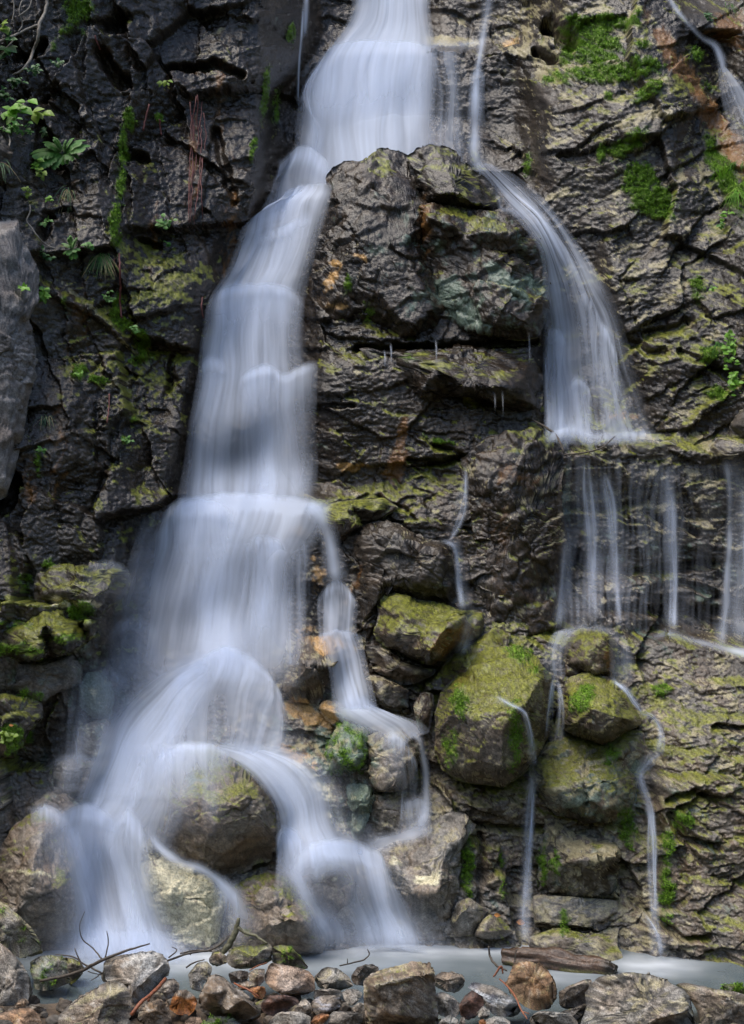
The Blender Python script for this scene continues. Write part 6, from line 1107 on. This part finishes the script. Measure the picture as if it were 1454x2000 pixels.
def stick(label, branches, mat, name='stick', depth=None, cat='stick', group=None, sub='twig', wob=.5):
    """branches: lists of (u, v, dist or None, radius px); the first one is the thing's own mesh, the others are its twigs"""
    root = None
    for k, br in enumerate(branches):
        P = []; R = []
        for q in br:
            dd = q[2] if q[2] is not None else (depth if depth is not None else float(ZPL(q[0], q[1])) - 0.03)
            P.append(P3(q[0], q[1], dd)); R.append(q[3] * dd / F)
        v, f = tube_np(P, R, 7, wob, k + len(label))
        if k == 0:
            root = mesh_np(name, v, f, mat, origin=P[0]); tag(root, label, cat, group)
        else: mesh_np(sub, v, f, mat, parent=root, origin=P[0])
    return root
# log
lp = np.array([P3(985, 1868, 9.35), P3(1020, 1872, 9.3), P3(1080, 1878, 9.24), P3(1140, 1886, 9.18), P3(1190, 1893, 9.12), P3(1204, 1897, 9.1)])
v, f = tube_np(lp, [.050, .070, .074, .070, .060, .040], 40, 0, 1, 26)
nr = vnormals(v, f); ax = (lp[-1] - lp[0]); ax /= np.linalg.norm(ax); al_ = (v - lp[0]) @ ax
ang = np.arctan2(nr[:, 2], nr[:, 1])
v = v + nr * (0.020 * ridged(al_ * 2.2, ang * 3.2, 4, 601, .6) * sst(0, .06, al_) + 0.030 * n2(al_ * 5, ang * .8, 603) - 0.022 * np.maximum(nr[:, 2], 0) + 0.012 * fbm(al_ * 5, ang * 1.2, 3, 605))[:, None]
lc = np.array([0.028, 0.017, 0.011])[None] + np.clip(0.5 + 0.9 * fbm(al_ * 6, ang * 5, 4, 607, .6), 0, 1)[:, None] * np.array([0.095, 0.060, 0.040])[None]
lc = mixc(lc, (.20, .20, .06), sst(.42, .58, .5 + .5 * fbm(al_ * 9, ang * 2, 4, 611)) * sst(.0, .6, nr[:, 2]) * .8)
lc = mixc(lc, (.012, .012, .008), sst(.84, .93, al_ / al_.max()) * .8)
log = mesh_np('log', v, f, M_CLIFF, dict(tint=lc, wet=np.full(len(v), .95)), origin=lp[0]); tag(log, 'wet brown log lying half in the pool behind the golden tan boulder', 'log')

stick('long thin dead stick leaning across the left stones over the pool', [[(78, 1916, 8.5, 3.0), (120, 1908, 8.5, 3.2), (165, 1893, 8.48, 3.4), (205, 1873, 8.4, 3.2), (250, 1856, 8.45, 2.4), (293, 1843, 8.5, 1.3)],
    [(165, 1893, 8.48, 1.8), (150, 1872, 8.5, 1.6), (128, 1866, 8.5, 1.2), (108, 1864, 8.5, .8)], [(200, 1902, 8.46, 2), (175, 1888, 8.5, 2), (160, 1880, 8.5, 1.6), (146, 1852, 8.5, .9)], [(199, 1873, 8.42, 1.6), (180, 1850, 8.5, 1.4), (162, 1835, 8.5, 1.2), (156, 1810, 8.5, .8), (166, 1780, 8.5, .5)], [(206, 1870, 8.42, 1.4), (212, 1840, 8.45, 1.3), (209, 1818, 8.45, .9)], [(196, 1902, 8.5, 1.4), (186, 1910, 8.4, 1.1), (178, 1915, 8.4, .8)], [(172, 1897, 8.46, 1.2), (185, 1901, 8.46, 1.0), (199, 1904, 8.46, .9)]], M_TWIG)
stick('upright forked dead branch with flaking bark behind the yellow mossed block', [[(434, 1862, 8.62, 6), (448, 1845, 8.62, 6.5), (458, 1825, 8.62, 6), (464, 1808, 8.62, 5), (467, 1793, 8.62, 3.2)], [(465, 1811, 8.62, 4), (480, 1822, 8.6, 3), (500, 1828, 8.58, 2.8), (512, 1836, 8.56, 2.6), (522, 1843, 8.54, 2)]], M_TWIGG, 'branch', cat='branch')
stick('tangle of thin dead twigs lying over the pool left of the forked branch', [[(322, 1878, 8.5, 2), (350, 1868, 8.55, 2.2), (380, 1860, 8.58, 2.2), (415, 1854, 8.6, 2), (434, 1842, 8.62, 1.6), (450, 1826, 8.64, 1)], [(330, 1870, 8.5, 1.5), (345, 1854, 8.55, 1.2), (336, 1850, 8.55, .7)], [(352, 1862, 8.56, 1.6), (390, 1856, 8.6, 1.5), (415, 1858, 8.6, 1)], [(364, 1890, 8.45, 1.8), (380, 1880, 8.48, 1.6), (400, 1874, 8.5, 1)], [(372, 1866, 8.57, 1.2), (376, 1856, 8.58, .8)]], M_TWIG, 'twig_tangle', cat='twigs')
stick('reddish brown broken stick wedged between stones on the left of the heap', [[(256, 1982, 7.7, 3.4), (272, 1962, 7.72, 3.8), (292, 1945, 7.8, 3.6), (308, 1930, 7.9, 4.0), (324, 1911, 8.1, 3.4)], [(290, 1954, 7.8, 2.4), (298, 1938, 7.88, 2.4), (312, 1924, 7.95, 2)]], M_RED, sub='splinter')
stick('short crooked dead twig standing in the water left of the golden tan boulder', [[(955, 1848, 8.5, 1.6), (957, 1866, 8.5, 2.2), (966, 1882, 8.45, 2.4), (978, 1890, 8.4, 2.2), (990, 1896, 8.35, 1.6)]], M_TWIG, 'twig', cat='twig')
stick('small orange splinter bent like a hook beside the crooked twig', [[(964, 1908, 8.3, 1.5), (972, 1897, 8.3, 2.0), (979, 1887, 8.3, 2.2), (983, 1902, 8.3, 1.6)]], M_RED, 'twig', cat='twig')
stick('thin reddish twig leaning along the left of the golden tan boulder', [[(976, 1912, 8.1, 1.3), (990, 1925, 8.0, 1.6), (1006, 1945, 7.85, 1.7), (1020, 1975, 7.72, 1.6), (1030, 1990, 7.65, 1.3)], [(1018, 1975, 7.72, 1.2), (1034, 1980, 7.7, .9)]], M_RED, 'twig', cat='twig')
stick('thin dead twig poking from the water near the lichen covered pale stone', [[(664, 1886, 8.5, 1.4), (690, 1880, 8.55, 1.5), (712, 1874, 8.58, 1.5), (722, 1862, 8.6, 1.3), (718, 1854, 8.6, .9)], [(679, 1882, 8.55, 1.0), (679, 1872, 8.55, .7)]], M_TWIG, 'twig', cat='twig')
stick('little upright stub of a twig beside the left end of the log', [[(1006, 1880, 9.1, 1.2), (1007, 1866, 9.1, 1.5), (1009, 1855, 9.1, 1.0)]], M_TWIG, 'twig', cat='twig')
stick('thin reddish twig among the stones left of the orange stone', [[(458, 1921, 8.1, 1.8), (470, 1926, 8.05, 2.2), (490, 1936, 8.0, 1.8), (508, 1948, 8.0, 1.4)], [(488, 1895, 8.2, 1.2), (505, 1886, 8.3, 1.4), (522, 1880, 8.35, 1)]], M_RED, 'twig', cat='twig')
stick('dead stem lying on the ledge at the foot of the right hand fall', [[(1040, 820, 11.2, 1.5), (1062, 832, 11.1, 2.2), (1082, 846, 11.05, 2.4), (1094, 864, 10.95, 2.2), (1102, 884, 10.9, 1.6)], [(1102, 888, 10.9, 1.5), (1130, 886, 10.9, 1.8), (1156, 881, 10.9, 1.7), (1172, 876, 10.9, 1.4), (1202, 852, 10.95, .9)]], M_TWIG)
stick('pale bare root curving down the wall in the top left corner', [[(92, -20, None, 3.4), (92, 6, None, 3.4), (88, 26, None, 3.2), (78, 46, None, 3.6), (75, 72, None, 3.2), (66, 98, None, 3), (56, 122, None, 3), (44, 137, None, 2.6), (26, 146, None, 2)], [(77, 47, None, 2.6), (56, 56, None, 2.6), (36, 66, None, 2.6), (16, 75, None, 2.8), (-10, 84, None, 3)]], M_VINE, 'root', cat='root')
for k, (pts, lb) in enumerate((([(26, -10), (28, 20), (24, 44)], 'short pale vine stem hanging at the very top of the left corner'), ([(48, -10), (38, 24), (44, 50), (36, 62)], 'pale vine stem left of the curving bare root'), ([(64, -8), (58, 14), (36, 32)], 'thin vine stem touching the curving bare root'), ([(30, 76), (14, 92), (2, 104)], 'thin pale stem below the side arm of the curving bare root'), ([(6, 246), (16, 262), (19, 286)], 'thin pale stem above the small brownish rock at the left edge'),
        ([(58, 400), (60, 408), (54, 436), (60, 442), (74, 462), (90, 478), (108, 486)], 'bent pale stem on the wall right of the tall pale rock'))):
    stick(lb, [[(a, b, None, 1.5) for a, b in pts]], M_VINE, 'vine_stem', cat='stem')
for pts, lb, r in (([(233, 495), (235, 530), (236, 560), (235, 590), (238, 622)], 'bright red hanging root in the middle of the left wall', 1.9), ([(292, 205), (284, 235), (280, 256)], 'short red root on the upper left wall', 1.7), ([(312, 232), (314, 252), (316, 264)], 'tiny red root right of the bright green moss dot', 1.6), ([(186, 70), (192, 88), (196, 96)], 'small red root near the top of the left wall', 1.4), ([(214, 770), (213, 800), (209, 825)], 'short red root low on the left wall', 1.4), ([(396, 580), (394, 600), (398, 622)], 'thin red root close to the left side of the main fall', 1.4), ([(224, 505), (222, 520)], 'little red root tip beside the drooping grass tuft', 1.2)):
    stick(lb, [[(a, b, None, r) for a, b in pts]], M_ROOT, 'root', cat='root', wob=1.2)
e = []
for k in range(7):
    x0 = 368 + 4 * k + R_.uniform(-7, 7)
    e.append([(x0 + 6 + R_.uniform(-9, 9), 190 + R_.uniform(-20, 60), None, .9), (x0 + 4 + R_.uniform(-6, 6), 255, None, 1.0), (x0 + 2 + R_.uniform(-8, 8), 320, None, 1.0), (x0 - 3 + R_.uniform(-6, 6), 380 + R_.uniform(-10, 30), None, .8), (x0 - 6 + R_.uniform(-8, 8), 430 + R_.uniform(-10, 20), None, .5)])
stick('bundle of dark reddish roots hanging down the left wall near the main fall', e, M_ROOT, 'root_bundle', cat='roots', sub='root', wob=4.0)

# fallen leaves
def leaf_mesh(L, W, seg=4, fold=0.25, curl=0.2, lobes=0.0):
    """an ovate leaf along +X, folded on its midrib"""
    t = np.linspace(0, 1, seg + 1); wv = W * np.sin(np.pi * t ** 0.75) ** 0.9 * (1 + lobes * np.cos(t * 14)); wv[0] = wv[-1] = 0.02 * W
    x = L * t; z = -curl * L * t ** 2
    rows = [np.stack([x, s_ * wv, z + abs(s_) * fold * wv], 1) for s_ in (-1, -.5, 0, .5, 1)]
    v = np.stack(rows, 1).reshape(-1, 3); return v, gridfaces(seg + 1, 5)
for (lu, lv, ls, lb) in ((965, 1787, 12, 'small orange fallen leaf on the low mossy grey rock'), (1009, 1801, 16, 'orange brown fallen leaf at the foot of the left lower trickle'), (18, 1416, 7, 'tiny orange fallen leaf on the lowest dark mossy rock of the left bank')):
    v, f = leaf_mesh(.0034 * ls * 1.3, .0034 * ls * .35); d_ = float(ZPL(lu, lv)) - .05
    o = mesh_np('fallen_leaf', v, f, M_ORNG); o.location = Vector([float(q) for q in P3(lu, lv, d_)]); o.rotation_euler = (1.2, .1, .3); tag(o, lb, 'leaf')

# ------------------------------------------------------------------ plants on the walls
M_LEAF = [plain('leaf_bright', (0.16, 0.34, 0.035), .5, .3, 40, .35), plain('leaf_mid', (0.075, 0.20, 0.030), .5, .3, 40, .3), plain('leaf_dim', (0.035, 0.11, 0.025), .5, .3, 40, .25), plain('leaf_lime', (0.20, 0.30, 0.04), .5, .3, 40, .35)]
M_STEM = plain('stem_green', (0.10, 0.15, 0.04), .6, .3, 40); M_STRAW = plain('straw', (0.30, 0.24, 0.11), .7, .3, 40)
def place_leaf(base, tip, W, up, curl=.15, lobes=0.):
    L = np.linalg.norm(tip - base); v, f = leaf_mesh(L, W, curl=curl, lobes=lobes)
    X = (tip - base) / L; Z = up - X * (up @ X); Z /= np.linalg.norm(Z) + 1e-9; Y = np.cross(Z, X)
    return base + v[:, :1] * X + v[:, 1:2] * Y + v[:, 2:] * Z, f
def plant(label, u, v, spr, nl, lpx, mat=0, seed=0, split=True, group='plants growing on the gorge walls', name='leafy_plant', hang=0.0, aspect=.42):
    """a sprig of leafy stems rooted at (u, v): spr = (half width, half height) px, nl leaves of lpx pixels"""
    R = np.random.default_rng(700 + seed); d0 = float(ZPL(u, v)) - 0.01; s = d0 / F
    base = P3(u, v, d0); root = empty(name, Vector([float(q) for q in base])); tag(root, label, 'plant', group)
    nst = max(2, nl // 5); stems = []; leaves = []
    for k in range(nst):
        a = R.uniform(-1, 1); b = R.uniform(-.3, 1)
        tip = base + np.array([a * spr[0] * s, -R.uniform(.03, .10) - .3 * spr[0] * s, (b * spr[1] - hang * spr[1] * 1.3) * s])
        mid = 0.5 * (base + tip) + np.array([0, -.02, .25 * spr[1] * s]); stems.append(tube_np([base, mid, tip], [.0016, .0013, .0008], 4, 0, k, 4))
        m = max(1, nl // nst)
        for j in range(m):
            t = (j + 1) / m; p = (1 - t) ** 2 * base + 2 * t * (1 - t) * mid + t * t * tip
            ang = R.uniform(0, 2 * np.pi) if j < m - 1 else R.uniform(-.4, .4)
            dv_ = np.array([math.cos(ang), -R.uniform(.1, .6), math.sin(ang) * .7 - .15]); dv_ /= np.linalg.norm(dv_)
            L = lpx * s * R.uniform(.7, 1.25)
            leaves.append(place_leaf(p, p + dv_ * L, L * aspect * R.uniform(.85, 1.1), np.array([R.uniform(-.3, .3), -.75, .8]), lobes=.08))
    vv, ff = join(stems); mesh_np('stem', vv, ff, M_STEM, parent=root)
    if split:
        for (lv, lf) in leaves:
            o = mesh_np('leaf', lv, lf, M_LEAF[mat], parent=root, origin=lv[0])
    else:
        lv, lf = join(leaves); mesh_np('leaves', lv, lf, M_LEAF[mat], parent=root)
    return root
def fern(label, u, v, fronds, mat=1, seed=0, group='plants growing on the gorge walls'):
    """fronds: (du, dv, drop) tips in pixels"""
    R = np.random.default_rng(800 + seed); d0 = float(ZPL(u, v)) - 0.01; s = d0 / F; base = P3(u, v, d0)
    root = empty('fern', Vector([float(q) for q in base])); tag(root, label, 'fern', group)
    for du, dv in fronds:
        tip = base + np.array([du * s, -.07 - abs(du) * s * .4, -dv * s]); L = np.linalg.norm(tip - base); mid = .5 * (base + tip) + np.array([0, -.02, .18 * L])
        parts = [tube_np([base, mid, tip], [.0014, .0011, .0005], 4, 0, 0, 5)]
        nlf = max(5, int(L / .010))
        for j in range(1, nlf + 1):
            t = .12 + .88 * j / nlf; p = (1 - t) ** 2 * base + 2 * t * (1 - t) * mid + t * t * tip
            T = 2 * (1 - t) * (mid - base) + 2 * t * (tip - mid); T /= np.linalg.norm(T); up_ = np.array([0, -.7, .7]); side = np.cross(T, up_); side /= np.linalg.norm(side)
            Lf = .30 * L * math.sin(math.pi * min(1, .15 + .85 * (1 - t * .92))) * R.uniform(.85, 1.1) + .004
            for sg in (-1, 1): parts.append(place_leaf(p, p + (sg * side + .35 * T + np.array([0, 0, -.15])) * Lf, Lf * .26, up_, lobes=.2))
        vv, ff = join([(a, b if b.shape[1] == 3 else np.concatenate([b[:, [0, 1, 2]], b[:, [0, 2, 3]]])) for a, b in parts])
        mesh_np('frond', vv, ff, M_LEAF[mat], parent=root, origin=base)
    return root
def grass(label, u, v, n, L, droop, mat=1, seed=0, spread=.5, straw=0.2):
    R = np.random.default_rng(900 + seed); d0 = float(ZPL(u, v)) - 0.01; s = d0 / F; base = P3(u, v, d0)
    root = empty('grass_tuft', Vector([float(q) for q in base])); tag(root, label, 'grass tuft', 'grass tufts on the gorge walls')
    sets = {0: [], 1: []}
    for k in range(n):
        a = R.normal() * spread; l = L * s * R.uniform(.6, 1.15); b0 = base + np.array([R.normal() * 5 * s, -R.uniform(0, .02), R.normal() * 3 * s])
        t = np.linspace(0, 1, 7)[:, None]
        c = b0 + np.array([math.sin(a), -.35, math.cos(a) * (1 - droop)]) * l * t + np.array([math.sin(a) * .2, -.10, -1.25 * droop]) * l * t ** 2
        w_ = .0022 * (1 - t ** 2) * R.uniform(.7, 1.3) + .0002; sd_ = np.array([math.cos(a), .2, 0])
        vv = np.stack([c - sd_ * w_, c + sd_ * w_], 1).reshape(-1, 3); sets[int(R.uniform() < straw)].append((vv, gridfaces(7, 2)))
    if sets[0]: vv, ff = join(sets[0]); mesh_np('blades', vv, ff, M_LEAF[mat], parent=root)
    if sets[1]: vv, ff = join(sets[1]); mesh_np('dry_blades', vv, ff, M_STRAW, parent=root)
    return root
plant('bright green bramble with broad leaves near the left edge above the fern', 34, 228, (34, 24), 16, 24, 0, 1)
plant('lime green sprig of pointed leaves right of the bright bramble', 82, 226, (24, 16), 9, 22, 3, 2)
fern('largest fern on the left wall, spreading over a dark stone', 126, 302, ((-52, 10), (-40, 26), (-30, -14), (-14, -24), (6, -20), (20, -22), (40, -16), (48, -4), (26, 14), (6, 22), (-20, 30), (-50, 30)), 1, 1)
plant('small light green herb below the left end of the largest fern', 78, 330, (14, 18), 10, 13, 0, 3)
plant('small light green herb two hand widths below the largest fern', 84, 350, (16, 14), 10, 12, 3, 4, split=False)
plant('leafy clump growing alone in the middle of the left wall', 324, 445, (20, 24), 30, 10, 1, 5, split=False)
fern('small fern left of the drooping grass tuft', 144, 490, ((-14, -8), (-10, 10), (4, 18), (12, 4), (8, -18), (-4, -22)), 1, 2)
plant('little round leaved herb just above the drooping grass tuft', 182, 484, (13, 7), 12, 9, 1, 6, split=False)
plant('dim fern like herb in the top left corner under the curving root', 70, 146, (22, 12), 24, 9, 2, 7, split=False)
plant('dim leafy sprig at the left edge under the vine stems', 20, 108, (22, 22), 9, 24, 2, 8)
plant('mass of small dim leaves at the left edge below the bright bramble', 22, 266, (26, 30), 40, 10, 1, 9, split=False)
plant('small dim herb right of the mass of leaves at the left edge', 52, 262, (20, 14), 24, 9, 1, 10, split=False)
plant('mass of dim leaves at the left edge above the bright bramble', 14, 196, (20, 20), 30, 10, 2, 11, split=False)
plant('tiny herb on the mossy crack under the largest fern', 58, 385, (16, 18), 24, 8, 3, 12, split=False)
plant('tiny pair of leaves on the bare wall below the largest fern', 100, 395, (8, 10), 8, 9, 0, 13, split=False)
plant('creeping herb under the pale bent stem on the left wall', 86, 438, (18, 8), 14, 9, 1, 14, split=False)
plant('star shaped herb growing on the tall pale grey rock', 51, 568, (8, 8), 9, 12, 0, 15)
plant('upright herb of paired leaves beside the tall pale grey rock', 86, 588, (8, 22), 18, 12, 0, 16)
plant('star shaped herb above the upright one beside the tall pale rock', 93, 566, (8, 6), 8, 11, 1, 17)
plant('tiny herb low on the left wall beside the tall pale rock', 84, 882, (8, 8), 14, 8, 1, 18, split=False)
plant('yellowish herb high on the left wall among red roots', 322, 168, (18, 12), 10, 10, 3, 19, split=False)
plant('yellow green leaf sprig at the very left of the top', 12, 62, (16, 8), 5, 22, 3, 20)
plant('tiny herb on the wall under the leafy clump', 330, 480, (4, 10), 8, 8, 1, 21, split=False)
plant('long vine of small bright leaves hanging near the right edge', 1424, 650, (16, 40), 60, 11, 0, 22, split=False, hang=1.2)
plant('second length of small leaved vine at the right edge below the first', 1432, 730, (14, 34), 46, 11, 0, 23, split=False, hang=.9)
plant('small round leaved herb under the grass on the right buttress', 1412, 432, (9, 14), 12, 10, 0, 24, split=False)
plant('tiny herb below the round leaved one on the right buttress', 1404, 446, (5, 7), 8, 8, 1, 25, split=False)
plant('tiny bright herb on the right buttress level with the small fall', 1392, 566, (8, 6), 8, 8, 0, 26, split=False)
plant('tiny green sprout beside the orange stone in the heap', 502, 1946, (8, 8), 6, 12, 1, 27, split=False)
plant('dim trailing herb in the crack above the largest fern', 96, 268, (22, 10), 22, 8, 2, 31, split=False)
plant('dim green herb on the wall left of the pale hanging roots', 116, 128, (16, 10), 18, 8, 2, 32, split=False)
plant('small dim leaves in the crack right of the tall pale rock', 92, 505, (14, 16), 24, 8, 2, 33, split=False)
plant('low green herb under the drooping grass tuft', 214, 588, (12, 18), 26, 7, 1, 34, split=False)
plant('small green herb in the moss beside the pale vein of rock', 268, 650, (14, 10), 26, 7, 1, 35, split=False)
plant('little green herb on the mossy rib low on the left wall', 158, 732, (10, 10), 22, 7, 0, 36, split=False)
plant('tiny green sprigs low on the left wall near the main fall', 250, 862, (12, 12), 20, 7, 1, 37, split=False)
plant('tangle of dim leaves at the left edge under the pale vine stems', 30, 170, (26, 14), 34, 9, 2, 38, split=False)
plant('yellow green tufted herb at the left edge low over the pool', 14, 1444, (24, 20), 44, 10, 3, 39, split=False)
plant('bright herb on the moss of the top right corner', 1385, 40, (14, 14), 18, 8, 2, 40, split=False)
grass('drooping tuft of green and straw coloured grass in the middle of the left wall', 200, 500, 90, 42, .9, 1, 1, .6, .35)
grass('long dim grass blades at the left edge beside the small brownish rock', 2, 322, 16, 60, .75, 2, 2, .7, .1)
grass('small drooping grass tuft low on the left wall by the tall pale rock', 88, 815, 30, 30, .85, 2, 3, .5, .3)
grass('thin straw grass hanging under the largest fern', 134, 372, 22, 40, 1.0, 2, 4, .3, .5)
grass('tall upright grass on the mossy edge of the right buttress', 1412, 350, 26, 50, .25, 0, 5, .25, .05)
grass('arching grass at the right edge above the upright grass', 1448, 318, 26, 34, .7, 1, 6, .7, .05)
grass('thick drooping grass at the right edge of the right buttress', 1440, 376, 60, 44, .85, 0, 7, .5, .1)
grass('thin grass blades high in the top right corner', 1424, 10, 14, 40, .8, 1, 8, .5, .1)
grass('thin grass blades beside the hanging vine on the right', 1404, 670, 18, 40, .9, 1, 9, .3, .1)

# short moss pile standing on the greenest cushions of the face
idx = np.where((mG_cliff > .55) & (u_cliff > -60) & (u_cliff < 1514) & (v_cliff > -30) & (v_cliff < 1880))[0]
R_ = np.random.default_rng(5)
if len(idx):
    def pile(name, allp, n, lmin, lmax, c0, c1, lab):
        pick = R_.choice(len(allp), n); b0 = allp[pick] + R_.normal(size=(n, 3)) * .005
        dr = R_.normal(size=(n, 3)) * .65 + np.array([0, -.7, .35]); dr /= np.linalg.norm(dr, axis=1, keepdims=True)
        ln = R_.uniform(lmin, lmax, n)[:, None]; sd_ = np.cross(dr, R_.normal(size=(n, 3))); sd_ /= np.linalg.norm(sd_, axis=1, keepdims=True)
        V_ = np.stack([b0 - sd_ * .0021, b0 + sd_ * .0021, b0 + dr * ln], 1).reshape(-1, 3)
        cb_ = np.array(c0) + R_.uniform(0, 1, (n, 1)) ** 1.3 * np.array(c1)
        ms = mesh_np(name, V_, np.arange(len(V_)).reshape(-1, 3), M_STONE, dict(tint=np.repeat(cb_, 3, 0), wet=np.zeros(len(V_))), smooth=False); tag(ms, lab, kind='stuff')
    pile('moss', np.concatenate([pos_cliff[idx]] + MOSS), 90000, .008, .024, (.05, .11, .006), (.14, .25, .012), 'short bright green moss growing in patches on the rock face')
    io = np.where((mO_cliff > .75) & (up_cliff > .30) & (u_cliff > -60) & (u_cliff < 1514) & (v_cliff > -30) & (v_cliff < 1880))[0]
    pile('olive_moss', np.concatenate([pos_cliff[R_.choice(io, min(len(io), 60000))]] + OLIVE), 70000, .005, .013, (.05, .06, .006), (.17, .18, .03), 'low olive moss on the upper sides of the ledges and boulders')
print('done', time.time() - T0)
